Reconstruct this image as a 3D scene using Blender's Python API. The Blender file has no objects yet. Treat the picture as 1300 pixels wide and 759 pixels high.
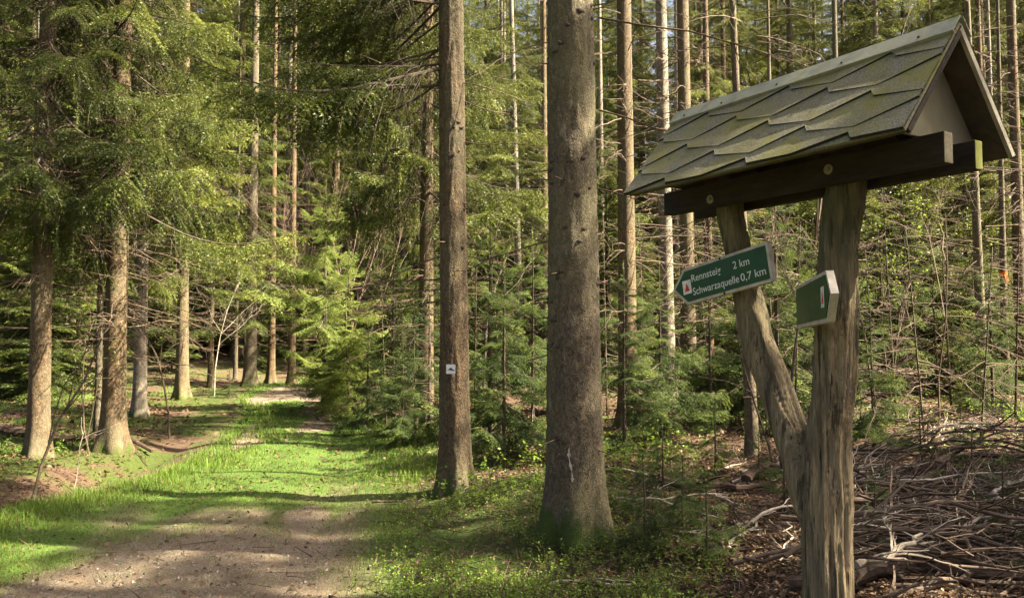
import bpy, math, random
import numpy as np
from mathutils import Vector, Matrix

S = bpy.context.scene
COL = S.collection
R = math.radians

# ------------------------------------------------------------------ camera, sky, sun, exposure
cam_d = bpy.data.cameras.new("camera")
cam = bpy.data.objects.new("camera", cam_d)
COL.objects.link(cam)
cam.location = (0, 0, 1.6)
PITCH = math.atan(0.05)
cam.rotation_euler = (math.pi / 2 + PITCH, 0, 0)
cam_d.sensor_width = 36
cam_d.lens = 36 * 1000 / 1300
cam_d.clip_end = 600
cam_d.clip_start = 0.05
S.camera = cam

SUN_AZ, SUN_EL = 97.0, 46.0
world = bpy.data.worlds.new("World")
S.world = world
world.use_nodes = True
nt = world.node_tree
bg = nt.nodes["Background"]
sky = nt.nodes.new("ShaderNodeTexSky")
sky.sky_type = 'NISHITA'
sky.sun_disc = False
sky.sun_elevation = R(SUN_EL)
sky.sun_rotation = R(SUN_AZ)
sky.air_density = 0.6
sky.dust_density = 8.0
sky.ozone_density = 0.2
nt.links.new(sky.outputs[0], bg.inputs[0])
bg.inputs[1].default_value = 0.05

sun_d = bpy.data.lights.new("sun", 'SUN')
sun_d.energy = 5.0
sun_d.angle = R(0.53)
sun_d.color = (1.0, 0.89, 0.70)
sun = bpy.data.objects.new("sun", sun_d)
COL.objects.link(sun)
sdir = Vector((math.sin(R(SUN_AZ)) * math.cos(R(SUN_EL)), math.cos(R(SUN_AZ)) * math.cos(R(SUN_EL)), math.sin(R(SUN_EL))))
sun.rotation_euler = sdir.to_track_quat('Z', 'Y').to_euler()
sun.location = (20, -10, 40)

S.view_settings.view_transform = 'Standard'
S.view_settings.look = 'None'
S.view_settings.gamma = 1.0
S.view_settings.exposure = 3.1
S.view_settings.use_white_balance = True
S.view_settings.white_balance_temperature = 6750
S.view_settings.white_balance_tint = 8
S.cycles.max_bounces = 6
S.cycles.diffuse_bounces = 4
S.cycles.glossy_bounces = 2
S.cycles.transmission_bounces = 3
S.cycles.transparent_max_bounces = 4
S.cycles.caustics_reflective = False
S.cycles.caustics_refractive = False
S.cycles.sample_clamp_indirect = 4.0
try:
    S.cycles.use_denoising = True
    S.cycles.denoiser = 'OPENIMAGEDENOISE'
except Exception:
    pass

rng = np.random.default_rng(11)
UP = np.array([0, 0, 1.0])


# ------------------------------------------------------------------ numpy mesh helpers
def nrm(v):
    return v / np.maximum(np.linalg.norm(v, axis=-1, keepdims=True), 1e-9)


class MB:
    """collects numpy vertices, triangles and quads with a per-vertex tone and per-face material"""

    def __init__(self):
        self.v, self.t, self.q, self.tone, self.mt, self.mq = [], [], [], [], [], []
        self.n = 0

    def add(self, v, tris=None, quads=None, tone=0.5, mat=0):
        v = np.asarray(v, float).reshape(-1, 3)
        k = self.n
        self.v.append(v)
        self.tone.append(np.broadcast_to(np.asarray(tone, float), (len(v),)))
        if tris is not None and len(tris):
            tris = np.asarray(tris, np.int64).reshape(-1, 3) + k
            self.t.append(tris)
            self.mt.append(np.broadcast_to(np.asarray(mat), (len(tris),)))
        if quads is not None and len(quads):
            quads = np.asarray(quads, np.int64).reshape(-1, 4) + k
            self.q.append(quads)
            self.mq.append(np.broadcast_to(np.asarray(mat), (len(quads),)))
        self.n += len(v)
        return self

    def arrays(self):
        v = np.concatenate(self.v) if self.v else np.zeros((0, 3))
        tone = np.concatenate(self.tone) if self.tone else np.zeros(0)
        t = np.concatenate(self.t) if self.t else np.zeros((0, 3), np.int64)
        q = np.concatenate(self.q) if self.q else np.zeros((0, 4), np.int64)
        mt = np.concatenate(self.mt) if self.mt else np.zeros(0, int)
        mq = np.concatenate(self.mq) if self.mq else np.zeros(0, int)
        return v, t, q, tone, mt, mq

    def merge(self, arr, M=None, off=None, tone_add=0.0):
        v, t, q, tone, mt, mq = arr
        if M is not None:
            v = v @ M.T
        if off is not None:
            v = v + off
        k = self.n
        self.v.append(v)
        self.tone.append(np.clip(tone + tone_add, 0, 1))
        if len(t):
            self.t.append(t + k)
            self.mt.append(mt)
        if len(q):
            self.q.append(q + k)
            self.mq.append(mq)
        self.n += len(v)

    def mesh(self, name, mats, smooth=False):
        v, t, q, tone, mt, mq = self.arrays()
        me = bpy.data.meshes.new(name)
        me.vertices.add(len(v))
        me.vertices.foreach_set("co", v.astype(np.float32).ravel())
        nl = len(t) * 3 + len(q) * 4
        me.loops.add(nl)
        me.loops.foreach_set("vertex_index", np.concatenate([t.ravel(), q.ravel()]).astype(np.int32))
        me.polygons.add(len(t) + len(q))
        starts = np.concatenate([np.arange(len(t)) * 3, len(t) * 3 + np.arange(len(q)) * 4]).astype(np.int32)
        me.polygons.foreach_set("loop_start", starts)
        for m in mats:
            me.materials.append(m)
        me.polygons.foreach_set("material_index", np.concatenate([mt, mq]).astype(np.int32))
        me.polygons.foreach_set("use_smooth", np.full(len(t) + len(q), smooth, dtype=bool))
        a = me.attributes.new("tone", 'FLOAT', 'POINT')
        a.data.foreach_set("value", tone.astype(np.float32))
        me.update(calc_edges=True)
        me.validate()
        return me


def mkobj(name, me, parent=None, loc=None, rot=None, scale=None):
    o = bpy.data.objects.new(name, me)
    COL.objects.link(o)
    if parent is not None:
        o.parent = parent
    if loc is not None:
        o.location = loc
    if rot is not None:
        o.rotation_euler = rot
    if scale is not None:
        o.scale = scale
    return o


def tag(o, label=None, cat=None, group=None, kind=None):
    if label:
        o["label"] = label
    if cat:
        o["category"] = cat
    if group:
        o["group"] = group
    if kind:
        o["kind"] = kind
    return o


def tube(mb, pts, rad, sides=8, tone=0.5, mat=0, cap=True, wob=0.0, rg=None):
    pts = np.asarray(pts, float)
    n = len(pts)
    rad = np.broadcast_to(np.asarray(rad, float), (n,))
    d = np.gradient(pts, axis=0)
    d = nrm(d)
    ref = np.array([0.31, 0.95, 0.1]) if abs(d[:, 2]).mean() > 0.7 else UP
    x = nrm(np.cross(d, ref))
    y = np.cross(d, x)
    a = np.linspace(0, 2 * np.pi, sides, endpoint=False)
    rr = rad[:, None] * np.ones(sides)
    if wob and rg is not None:
        rr = rr * (1 + wob * rg.standard_normal((n, sides)))
    P = pts[:, None] + (x[:, None] * np.cos(a)[None, :, None] + y[:, None] * np.sin(a)[None, :, None]) * rr[..., None]
    V = P.reshape(-1, 3)
    i = np.arange(n - 1)[:, None] * sides
    j = np.arange(sides)[None]
    jn = (j + 1) % sides
    Q = np.stack([i + j, i + jn, i + sides + jn, i + sides + j], -1).reshape(-1, 4)
    T = []
    if cap:
        V = np.concatenate([V, pts[:1], pts[-1:]])
        c0, c1 = n * sides, n * sides + 1
        T = [(c0, (k + 1) % sides, k) for k in range(sides)] + [(c1, (n - 1) * sides + k, (n - 1) * sides + (k + 1) % sides) for k in range(sides)]
    mb.add(V, T, Q, tone, mat)


def prisms(mb, A, B, ra, rb, tone=0.5, mat=0):
    """three sided thin sticks, vectorised over segments"""
    A = np.asarray(A, float).reshape(-1, 3)
    B = np.asarray(B, float).reshape(-1, 3)
    m = len(A)
    if not m:
        return
    ra = np.broadcast_to(np.asarray(ra, float), (m,))
    rb = np.broadcast_to(np.asarray(rb, float), (m,))
    d = nrm(B - A)
    ref = np.where(np.abs(d[:, 2:3]) > 0.85, np.array([[1.0, 0.1, 0]]), np.array([[0, 0, 1.0]]))
    x = nrm(np.cross(d, ref))
    y = np.cross(d, x)
    V = np.empty((m, 6, 3))
    for k in range(3):
        an = 2 * np.pi * k / 3
        o = x * math.cos(an) + y * math.sin(an)
        V[:, k] = A + o * ra[:, None]
        V[:, 3 + k] = B + o * rb[:, None]
    base = np.arange(m)[:, None, None] * 6
    q = np.array([(0, 1, 4, 3), (1, 2, 5, 4), (2, 0, 3, 5)])
    mb.add(V.reshape(-1, 3), None, (base + q[None]).reshape(-1, 4), np.repeat(np.broadcast_to(np.asarray(tone, float), (m,)), 6), mat)


def needles(mb, A, B, tone, step, ln, hw, rg, mat=0):
    A = np.asarray(A, float).reshape(-1, 3)
    B = np.asarray(B, float).reshape(-1, 3)
    if not len(A):
        return
    L = np.linalg.norm(B - A, axis=1)
    n = np.maximum(1, np.round(2 * L / step).astype(int))
    idx = np.repeat(np.arange(len(A)), n)
    m = len(idx)
    t = rg.random(m)[:, None]
    p = A[idx] + (B - A)[idx] * t
    d = nrm(B - A)[idx]
    side = nrm(np.cross(d, UP + 0.01))
    sg = np.where(rg.random(m) < 0.5, -1, 1)[:, None]
    v = 0.62 * d + sg * side * 0.8 + 0.33 * rg.standard_normal((m, 3)) + UP * 0.12
    v = nrm(v) * ln * (0.65 + 0.6 * rg.random(m))[:, None]
    w = nrm(np.cross(v, rg.standard_normal((m, 3)))) * hw
    V = np.stack([p - w, p + w, p + v], 1).reshape(-1, 3)
    tn = np.broadcast_to(np.asarray(tone, float), (len(A),))[idx]
    tn = np.clip(tn + 0.07 * rg.standard_normal(m), 0, 1)
    mb.add(V, np.arange(m * 3).reshape(-1, 3), None, np.repeat(tn, 3), mat)


# ---- value noise
def _hash(ix, iy, s):
    h = (ix.astype(np.int64) * 374761393 + iy.astype(np.int64) * 668265263 + s * 974634777) & 0xFFFFFFFF
    h = ((h ^ (h >> 13)) * 1274126177) & 0xFFFFFFFF
    return ((h ^ (h >> 16)) & 0xFFFF) / 65535.0


def vnoise(x, y, s=0):
    x = np.asarray(x, float)
    y = np.asarray(y, float)
    ix, iy = np.floor(x), np.floor(y)
    fx, fy = x - ix, y - iy
    fx = fx * fx * (3 - 2 * fx)
    fy = fy * fy * (3 - 2 * fy)
    a, b, c, d = _hash(ix, iy, s), _hash(ix + 1, iy, s), _hash(ix, iy + 1, s), _hash(ix + 1, iy + 1, s)
    return (a * (1 - fx) + b * fx) * (1 - fy) + (c * (1 - fx) + d * fx) * fy


def fbm(x, y, s=0, o=4):
    r, a, t = 0, 1.0, 0
    for k in range(o):
        r = r + a * vnoise(x * 2 ** k, y * 2 ** k, s + k * 17)
        t += a
        a *= 0.5
    return r / t


def sstep(a, b, x):
    t = np.clip((x - a) / (b - a), 0, 1)
    return t * t * (3 - 2 * t)


# ------------------------------------------------------------------ terrain shape
_PY = [0, 5, 7, 9, 12, 16, 21, 26, 31, 38, 50, 140]
_PC = [-1.3, -2.0, -2.45, -2.75, -3.4, -4.5, -5.95, -6.7, -6.2, -3.4, 3, 45]
_EY = [0, 5, 7.4, 8.9, 10.7, 12.3, 16.8, 21, 26, 32, 45, 140]
_EX = [-5.6, -5.2, -4.75, -4.25, -4.3, -4.6, -5.6, -7.3, -8.4, -8.2, -4, 40]


def pathx(y):
    return np.interp(y, _PY, _PC)


def edgex(y):
    return np.interp(y, _EY, _EX) + 0.35 * (fbm(y * 0.9, y * 0 + 2.0, 19, 3) - 0.5)


def terrain(x, y):
    x = np.asarray(x, float)
    y = np.asarray(y, float)
    u = x - pathx(y)
    e = x - edgex(y)
    fade = np.clip(1 - (y - 10) / 4, 0, 1)
    en = e + 0.5 * (fbm(x * 0.7 + 3, y * 0.7, 13, 3) - 0.5)
    z = -0.36 * np.exp(-((en + 0.75) / 0.5) ** 2) * fade * (0.55 + 0.9 * fbm(x * 0.5, y * 0.5, 14, 2))
    z = z + sstep(-1.2, -3.5, e) * (0.10 + 0.03 * np.clip(-e - 2, 0, 60))
    right = np.clip(u - 1.3, 0, 80)
    z = z + 0.20 * sstep(0.2, 2.2, right) + 0.018 * right + 0.0009 * right ** 2 * (right < 40) + 1.44 * (right >= 40)
    z = z + 0.075 * np.clip(y - 30, 0, 60) * sstep(-2, 6, np.abs(u)) + 0.03 * np.clip(y - 32, 0, 60)
    rough = np.clip((np.abs(u + 0.4) - 1.6) / 1.5, 0, 1)
    z = z + (fbm(x * 0.9, y * 0.9, 3, 4) - 0.5) * (0.03 + 0.30 * rough)
    z = z + (fbm(x * 5, y * 5, 9, 3) - 0.5) * (0.02 + 0.05 * rough)
    # two shallow wheel tracks
    z = z - 0.03 * np.exp(-((u - 0.75) / 0.3) ** 2) - 0.03 * np.exp(-((u + 0.75) / 0.3) ** 2)
    # mounded foot of the two near trees
    z = z + 0.10 * np.exp(-(((x - 0.52) / 0.7) ** 2 + ((y - 6.75) / 0.7) ** 2)) + 0.08 * np.exp(-(((x + 0.6) / 0.6) ** 2 + ((y - 8.3) / 0.6) ** 2))
    return z


def gz(x, y):
    return float(terrain(np.array([x]), np.array([y]))[0])


_f = np.array([0, math.cos(PITCH), math.sin(PITCH)])
_u = np.array([0, -math.sin(PITCH), math.cos(PITCH)])


def ray(px, py):
    return np.array([1.0, 0, 0]) * (px - 650) / 1000 + _u * (380 - py) / 1000 + _f


def ground(px, py):
    """point of the terrain seen at a pixel of the 1300 px wide photograph"""
    d = ray(px, py)
    z = 0.0
    for _ in range(12):
        s = (z - 1.6) / d[2]
        s = max(2.0, min(s, 80))
        z = gz(d[0] * s, d[1] * s)
    return np.array([d[0] * s, d[1] * s, z])


def at_depth(px, y):
    return (px - 650) / 1000 * y


def m_gravel(x, y):
    u = x - pathx(y)
    n = fbm(x * 1.1, y * 0.55, 21, 4)
    band = sstep(1.55, 0.75, np.abs(u + 0.1 + 0.3 * sstep(6.8, 5.5, y)) * (1 - 0.22 * sstep(6.8, 5.5, y)) + 0.5 * (n - 0.5))
    near = sstep(7.5, 5.6, y + 5.0 * (n - 0.5) - 0.65 * np.clip(u, -1.5, 1.0))
    tr = np.exp(-((u - 0.62) / 0.34) ** 2) + 0.5 * np.exp(-((u + 0.7) / 0.25) ** 2)
    far = sstep(0.62, 0.80, n + 0.24 * tr - 0.1 * sstep(12, 15, y) + 0.55 * sstep(19.5, 21.5, y))
    g = np.maximum(near * sstep(0.30, 0.50, n + 0.22 * band), far * sstep(1.4, 0.8, np.abs(u)))
    return np.clip(g * band, 0, 1)


def m_grass(x, y):
    u = x - pathx(y)
    e = x - edgex(y)
    n = fbm(x * 0.8, y * 0.8, 31, 4)
    lim = 1.5 + 1.1 * sstep(8, 10, y) - 1.0 * sstep(13, 16, y) + 0.9 * sstep(7.5, 5, y)
    g = sstep(-0.25, 0.1, e + 0.3 * (n - 0.5)) * sstep(lim + 0.5, lim - 0.5, u + 1.6 * (n - 0.5))
    g = np.maximum(g, 0.75 * sstep(-0.8, -2.2, e) * sstep(0.50, 0.60, n) * sstep(40, 20, y))
    return np.clip(g, 0, 1) * (1 - m_gravel(x, y))


def m_moss(x, y):
    u = x - pathx(y)
    e = x - edgex(y)
    n = fbm(x * 1.3 + 7, y * 1.3, 41, 4)
    m = sstep(0.9, 1.9, u) * sstep(9.2, 7.6, y) * sstep(2.2, 0.4, x) * sstep(0.33, 0.5, n + 0.08)
    m = np.maximum(m, sstep(0.1, -0.5, e) * sstep(0.47, 0.6, n + 0.15 * np.exp(-((e + 0.7) / 0.5) ** 2)) * sstep(45, 25, y))
    m = np.maximum(m, 0.9 * sstep(1.0, 1.6, u) * sstep(3.2, 2.4, u) * sstep(9.0, 8.0, y) * sstep(0.36, 0.5, n))
    m = np.maximum(m, 0.8 * sstep(1.5, 3, u) * sstep(0.56, 0.64, n) * sstep(9, 11, y))
    m = np.maximum(m, np.exp(-(((x - 0.52) / 0.55) ** 2 + ((y - 6.6) / 0.5) ** 2)))
    return np.clip(m, 0, 1)


# ------------------------------------------------------------------ materials
def newmat(name):
    m = bpy.data.materials.new(name)
    m.use_nodes = True
    n = m.node_tree.nodes
    b = n["Principled BSDF"]
    b.inputs["Specular IOR Level"].default_value = 0.25
    return m, m.node_tree, b


def N(t, kind, **kw):
    n = t.nodes.new(kind)
    for k, v in kw.items():
        if k in n.inputs:
            n.inputs[k].default_value = v
        else:
            setattr(n, k, v)
    return n


def ramp(t, fac, stops):
    r = t.nodes.new("ShaderNodeValToRGB")
    e = r.color_ramp.elements
    while len(e) < len(stops):
        e.new(0.5)
    for k, (p, c) in enumerate(stops):
        e[k].position = p
        e[k].color = (c[0], c[1], c[2], 1)
    t.links.new(fac, r.inputs[0])
    return r.outputs[0]


def mix(t, fac, a, b, mode='MIX'):
    m = t.nodes.new("ShaderNodeMix")
    m.data_type = 'RGBA'
    m.blend_type = mode
    for sock, v in ((m.inputs[0], fac), (m.inputs[6], a), (m.inputs[7], b)):
        if isinstance(v, (int, float)):
            sock.default_value = v
        elif isinstance(v, tuple):
            sock.default_value = (v[0], v[1], v[2], 1)
        else:
            t.links.new(v, sock)
    return m.outputs[2]


def coords(t, scale=(1, 1, 1)):
    tc = t.nodes.new("ShaderNodeTexCoord")
    mp = t.nodes.new("ShaderNodeMapping")
    mp.inputs["Scale"].default_value = scale
    t.links.new(tc.outputs["Object"], mp.inputs[0])
    return mp.outputs[0]


def noise(t, vec, scale, detail=5, rough=0.6):
    n = N(t, "ShaderNodeTexNoise", Scale=scale, Detail=detail, Roughness=rough)
    t.links.new(vec, n.inputs["Vector"])
    return n.outputs[0]


def bump(t, b, h, strength, dist=0.02):
    bp = N(t, "ShaderNodeBump", Strength=strength, Distance=dist)
    t.links.new(h, bp.inputs["Height"])
    t.links.new(bp.outputs[0], b.inputs["Normal"])


def attr(t, name):
    a = t.nodes.new("ShaderNodeAttribute")
    a.attribute_name = name
    return a.outputs["Fac"]


def foliage(name, stops, trans=0.35, tcol=(0.16, 0.20, 0.03), rough=0.55):
    m, t, b = newmat(name)
    oi = t.nodes.new("ShaderNodeObjectInfo")
    base = ramp(t, attr(t, "tone"), stops)
    v = ramp(t, oi.outputs["Random"], [(0, (0.55, 0.62, 0.62)), (0.5, (1, 1, 1)), (1, (1.35, 1.25, 1.1))])
    c = mix(t, 1.0, base, v, 'MULTIPLY')
    t.links.new(c, b.inputs["Base Color"])
    b.inputs["Roughness"].default_value = rough
    b.inputs["Specular IOR Level"].default_value = 0.25
    tr = t.nodes.new("ShaderNodeBsdfTranslucent")
    tc = mix(t, 0.45, c, tcol)
    t.links.new(tc, tr.inputs[0])
    ms = t.nodes.new("ShaderNodeMixShader")
    ms.inputs[0].default_value = trans
    t.links.new(b.outputs[0], ms.inputs[1])
    t.links.new(tr.outputs[0], ms.inputs[2])
    t.links.new(ms.outputs[0], t.nodes["Material Output"].inputs[0])
    return m


def bark(name, dark, light, lichen, lich=0.35, scale=26.0, moss=0.0, bstr=0.65):
    m, t, b = newmat(name)
    v = coords(t, (1, 1, 0.45))
    vo = N(t, "ShaderNodeTexVoronoi", Scale=scale)
    vo.feature = 'DISTANCE_TO_EDGE'
    wob = N(t, "ShaderNodeTexNoise", Scale=14.0, Detail=3.0)
    t.links.new(v, wob.inputs["Vector"])
    add = N(t, "ShaderNodeVectorMath", operation='MULTIPLY_ADD')
    add.inputs[1].default_value = (0.16, 0.16, 0.16)
    t.links.new(wob.outputs["Color"], add.inputs[0])
    t.links.new(v, add.inputs[2])
    t.links.new(add.outputs[0], vo.inputs["Vector"])
    n1 = noise(t, coords(t), 42, 7, 0.70)
    n2 = noise(t, v, 2.2, 4, 0.55)
    n3 = noise(t, v, 7, 5, 0.65)
    crack = ramp(t, vo.outputs["Distance"], [(0.0, (0.55, 0.55, 0.55)), (0.22, (1, 1, 1))])
    base = ramp(t, n1, [(0.28, dark), (0.72, light)])
    base = mix(t, 0.75, base, crack, 'MULTIPLY')
    vc = N(t, "ShaderNodeTexVoronoi", Scale=scale * 0.75)
    t.links.new(add.outputs[0], vc.inputs["Vector"])
    base = mix(t, 0.8, base, ramp(t, vc.outputs["Color"], [(0.15, (0.55, 0.52, 0.50)), (0.55, (1, 1, 1)), (0.9, (1.35, 1.3, 1.22))]), 'MULTIPLY')
    n5 = noise(t, v, 5, 6, 0.7)
    base = mix(t, 0.6, base, ramp(t, n5, [(0.32, (0.5, 0.46, 0.44)), (0.5, (1, 1, 1)), (0.68, (1.3, 1.27, 1.15))]), 'MULTIPLY')
    lf = ramp(t, n2, [(0.42, (0, 0, 0)), (0.70, (lich, lich, lich))])
    base = mix(t, lf, base, lichen)
    sp = ramp(t, n3, [(0.62, (0, 0, 0)), (0.70, (0.5, 0.5, 0.5))])
    base = mix(t, sp, base, tuple(min(1, c * 1.7) for c in light))
    base = mix(t, attr(t, "tone"), base, (0.018, 0.013, 0.009))
    if moss:
        sx = t.nodes.new("ShaderNodeSeparateXYZ")
        tc = t.nodes.new("ShaderNodeTexCoord")
        t.links.new(tc.outputs["Object"], sx.inputs[0])
        mm = N(t, "ShaderNodeMath", operation='MULTIPLY_ADD')
        mm.inputs[1].default_value = 1.5
        t.links.new(noise(t, v, 5, 7, 0.75), mm.inputs[0])
        t.links.new(sx.outputs[2], mm.inputs[2])
        mf = ramp(t, mm.outputs[0], [(moss + 0.52, (1, 1, 1)), (moss + 0.72, (0, 0, 0))])
        base = mix(t, mf, base, (0.045, 0.07, 0.012))
    oi = t.nodes.new("ShaderNodeObjectInfo")
    vr = ramp(t, oi.outputs["Random"], [(0, (0.82, 0.84, 0.86)), (0.5, (1, 1, 1)), (1, (1.18, 1.1, 1.0))])
    base = mix(t, 1.0, base, vr, 'MULTIPLY')
    t.links.new(base, b.inputs["Base Color"])
    b.inputs["Roughness"].default_value = 0.9
    h = mix(t, 0.5, ramp(t, vo.outputs["Distance"], [(0, (0, 0, 0)), (0.2, (1, 1, 1))]), n1)
    bump(t, b, h, bstr, 0.02)
    return m


def simple(name, stops, scale, rough=0.85, stretch=(1, 1, 1), bstr=0.4, bd=0.01, usetone=0.0, spec=0.25):
    m, t, b = newmat(name)
    v = coords(t, stretch)
    n1 = noise(t, v, scale, 6, 0.65)
    c = ramp(t, n1, stops)
    if usetone:
        tn = ramp(t, attr(t, "tone"), [(0, (1 - usetone,) * 3), (1, (1 + usetone,) * 3)])
        c = mix(t, 1.0, c, tn, 'MULTIPLY')
    t.links.new(c, b.inputs["Base Color"])
    b.inputs["Roughness"].default_value = rough
    b.inputs["Specular IOR Level"].default_value = spec
    if bstr:
        bump(t, b, n1, bstr, bd)
    return m


M = {}
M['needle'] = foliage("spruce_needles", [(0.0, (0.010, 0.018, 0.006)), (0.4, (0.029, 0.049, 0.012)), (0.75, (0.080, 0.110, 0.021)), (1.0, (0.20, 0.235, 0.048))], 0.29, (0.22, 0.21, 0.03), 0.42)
M['young'] = foliage("young_spruce_needles", [(0.0, (0.010, 0.026, 0.009)), (0.5, (0.032, 0.066, 0.017)), (1.0, (0.14, 0.19, 0.038))], 0.30, (0.18, 0.21, 0.03))
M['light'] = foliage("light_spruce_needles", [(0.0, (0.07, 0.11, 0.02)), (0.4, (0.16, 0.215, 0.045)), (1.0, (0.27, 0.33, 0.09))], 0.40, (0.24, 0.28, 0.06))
M['leaf'] = foliage("fresh_leaves", [(0.0, (0.05, 0.09, 0.012)), (0.5, (0.09, 0.16, 0.02)), (1.0, (0.19, 0.26, 0.035))], 0.42, (0.26, 0.32, 0.03))
M['grass'] = foliage("grass_blades", [(0.0, (0.09, 0.075, 0.03)), (0.14, (0.05, 0.095, 0.012)), (0.6, (0.078, 0.146, 0.018)), (1.0, (0.165, 0.245, 0.034))], 0.38, (0.19, 0.275, 0.026))
M['moss'] = foliage("moss_tips", [(0.0, (0.03, 0.05, 0.008)), (0.5, (0.06, 0.095, 0.012)), (1.0, (0.12, 0.16, 0.02))], 0.25, (0.14, 0.18, 0.02), 0.8)
M['litter'] = foliage("dead_leaves", [(0.0, (0.04, 0.021, 0.010)), (0.5, (0.11, 0.062, 0.032)), (0.88, (0.20, 0.125, 0.07)), (1.0, (0.34, 0.26, 0.17))], 0.15, (0.22, 0.12, 0.05), 0.6)
M['bark_red'] = bark("red_brown_bark", (0.055, 0.038, 0.022), (0.185, 0.130, 0.078), (0.11, 0.12, 0.075), 0.45, 52, 0.16)
M['bark_grey'] = bark("grey_brown_bark", (0.060, 0.047, 0.031), (0.190, 0.155, 0.108), (0.135, 0.130, 0.058), 0.55, 62, 0.30)
M['bark_pale'] = bark("pale_sunlit_bark", (0.13, 0.105, 0.085), (0.34, 0.29, 0.235), (0.24, 0.23, 0.15), 0.4, 48, 0.2)  # paler bark copy, sunlight put into the colour of lit trunks
M['bark_thin'] = bark("smooth_thin_bark", (0.065, 0.050, 0.036), (0.17, 0.14, 0.10), (0.13, 0.13, 0.06), 0.5, 40, 0.0, 0.4)
M['twig'] = simple("dead_twig_bark", [(0.3, (0.040, 0.027, 0.018)), (0.7, (0.125, 0.088, 0.062))], 9, usetone=0.5, bstr=0)
M['twig_pale'] = simple("pale_bleached_twig", [(0.3, (0.20, 0.16, 0.115)), (0.7, (0.44, 0.38, 0.30))], 12, usetone=0.35, bstr=0.3)
M['twig_pink'] = simple("reddish_twig_bark", [(0.3, (0.12, 0.075, 0.06)), (0.7, (0.26, 0.18, 0.145))], 12, usetone=0.3, bstr=0)
M['wood'] = simple("crown_wood", [(0.3, (0.04, 0.030, 0.022)), (0.7, (0.10, 0.078, 0.058))], 10, usetone=0.4, bstr=0)
M['deadwood'] = simple("rotting_bark", [(0.25, (0.020, 0.012, 0.008)), (0.55, (0.066, 0.043, 0.029)), (0.8, (0.14, 0.098, 0.070))], 14, stretch=(1, 1, 1), usetone=0.4, bstr=0.7, bd=0.01)
M['stone'] = simple("path_stone", [(0.3, (0.09, 0.073, 0.055)), (0.7, (0.21, 0.18, 0.145))], 9, usetone=0.6, bstr=0.3)

# ground: one material mixing gravel, soil, grass thatch, moss and needle litter by real masks
m, t, b = newmat("forest_ground")
v = coords(t)
nf = noise(t, v, 38, 6, 0.7)
nm = noise(t, v, 6, 5, 0.6)
ng = noise(t, v, 75, 7, 0.78)
litter = ramp(t, nf, [(0.25, (0.024, 0.014, 0.008)), (0.5, (0.080, 0.048, 0.028)), (0.75, (0.17, 0.11, 0.068))])
litter = mix(t, ramp(t, nm, [(0.35, (0, 0, 0)), (0.65, (0.6, 0.6, 0.6))]), litter, (0.07, 0.045, 0.03))
gravel = ramp(t, ng, [(0.36, (0.040, 0.028, 0.018)), (0.5, (0.155, 0.120, 0.084)), (0.63, (0.37, 0.315, 0.245))])
gravel = mix(t, ramp(t, nm, [(0.38, (0, 0, 0)), (0.62, (0.75, 0.75, 0.75))]), gravel, (0.14, 0.098, 0.064))
thatch = ramp(t, nf, [(0.3, (0.036, 0.066, 0.010)), (0.55, (0.066, 0.118, 0.016)), (0.78, (0.13, 0.125, 0.045))])
moss = ramp(t, nf, [(0.3, (0.022, 0.034, 0.006)), (0.7, (0.070, 0.095, 0.014))])
c = mix(t, attr(t, "m_moss"), litter, moss)
c = mix(t, attr(t, "m_grass"), c, thatch)
c = mix(t, attr(t, "m_gravel"), c, gravel)
t.links.new(c, b.inputs["Base Color"])
b.inputs["Roughness"].default_value = 0.95
bump(t, b, mix(t, 0.5, nf, ng), 1.0, 0.05)
M['ground'] = m

# ------------------------------------------------------------------ ground sheet
def axis(a, b, fine_a, fine_b, step, grow=1.12):
    pts = list(np.arange(fine_a, fine_b + 1e-6, step))
    s, x = step, fine_b
    while x < b:
        s *= grow
        x += s
        pts.append(min(x, b))
    s, x = step, fine_a
    while x > a:
        s *= grow
        x -= s
        pts.insert(0, max(x, a))
    return np.unique(np.array(pts))


gx = axis(-130, 130, -9, 6, 0.06)
gy = axis(-25, 200, 3.2, 14, 0.06, 1.06)
GX, GY = np.meshgrid(gx, gy)
GZ = terrain(GX, GY)
nx, ny = len(gx), len(gy)
ii = (np.arange(ny - 1)[:, None] * nx + np.arange(nx - 1)[None])
Q = np.stack([ii, ii + 1, ii + nx + 1, ii + nx], -1).reshape(-1, 4)
mb = MB()
mb.add(np.stack([GX, GY, GZ], -1).reshape(-1, 3), None, Q)
me = mb.mesh("forest_floor", [M['ground']], True)
for nme, fn in (("m_gravel", m_gravel), ("m_grass", m_grass), ("m_moss", m_moss)):
    a = me.attributes.new(nme, 'FLOAT', 'POINT')
    a.data.foreach_set("value", fn(GX, GY).ravel().astype(np.float32))
tag(mkobj("ground", me), kind='structure')

# ------------------------------------------------------------------ signpost
TH = 0.5613
AX = np.array([-math.sin(TH), math.cos(TH), 0])       # along the ridge, away from the camera
BX = np.array([math.cos(TH), math.sin(TH), 0])        # across, to the right
A0 = np.array([1.5084, 2.6, 2.668])                    # near end of the ridge


def sp(s, o, z):
    return A0 * np.array([1, 1, 0]) + AX * s + BX * o + np.array([0, 0, z])


def box(mb, fn, s0, s1, o0, o1, z0, z1, mat=0, tone=0.5, bev=0.0):
    P = [fn(s, o, z) for z in (z0, z1) for (s, o) in ((s0, o0), (s1, o0), (s1, o1), (s0, o1))]
    mb.add(P, None, [(0, 1, 2, 3)[::-1], (4, 5, 6, 7), (0, 1, 5, 4), (1, 2, 6, 5), (2, 3, 7, 6), (3, 0, 4, 7)], tone, mat)


def bevel_obj(o, w, seg=2):
    bm_ = o.modifiers.new("soft", 'BEVEL')
    bm_.width = w
    bm_.segments = seg
    bm_.limit_method = 'ANGLE'
    return o


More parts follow.
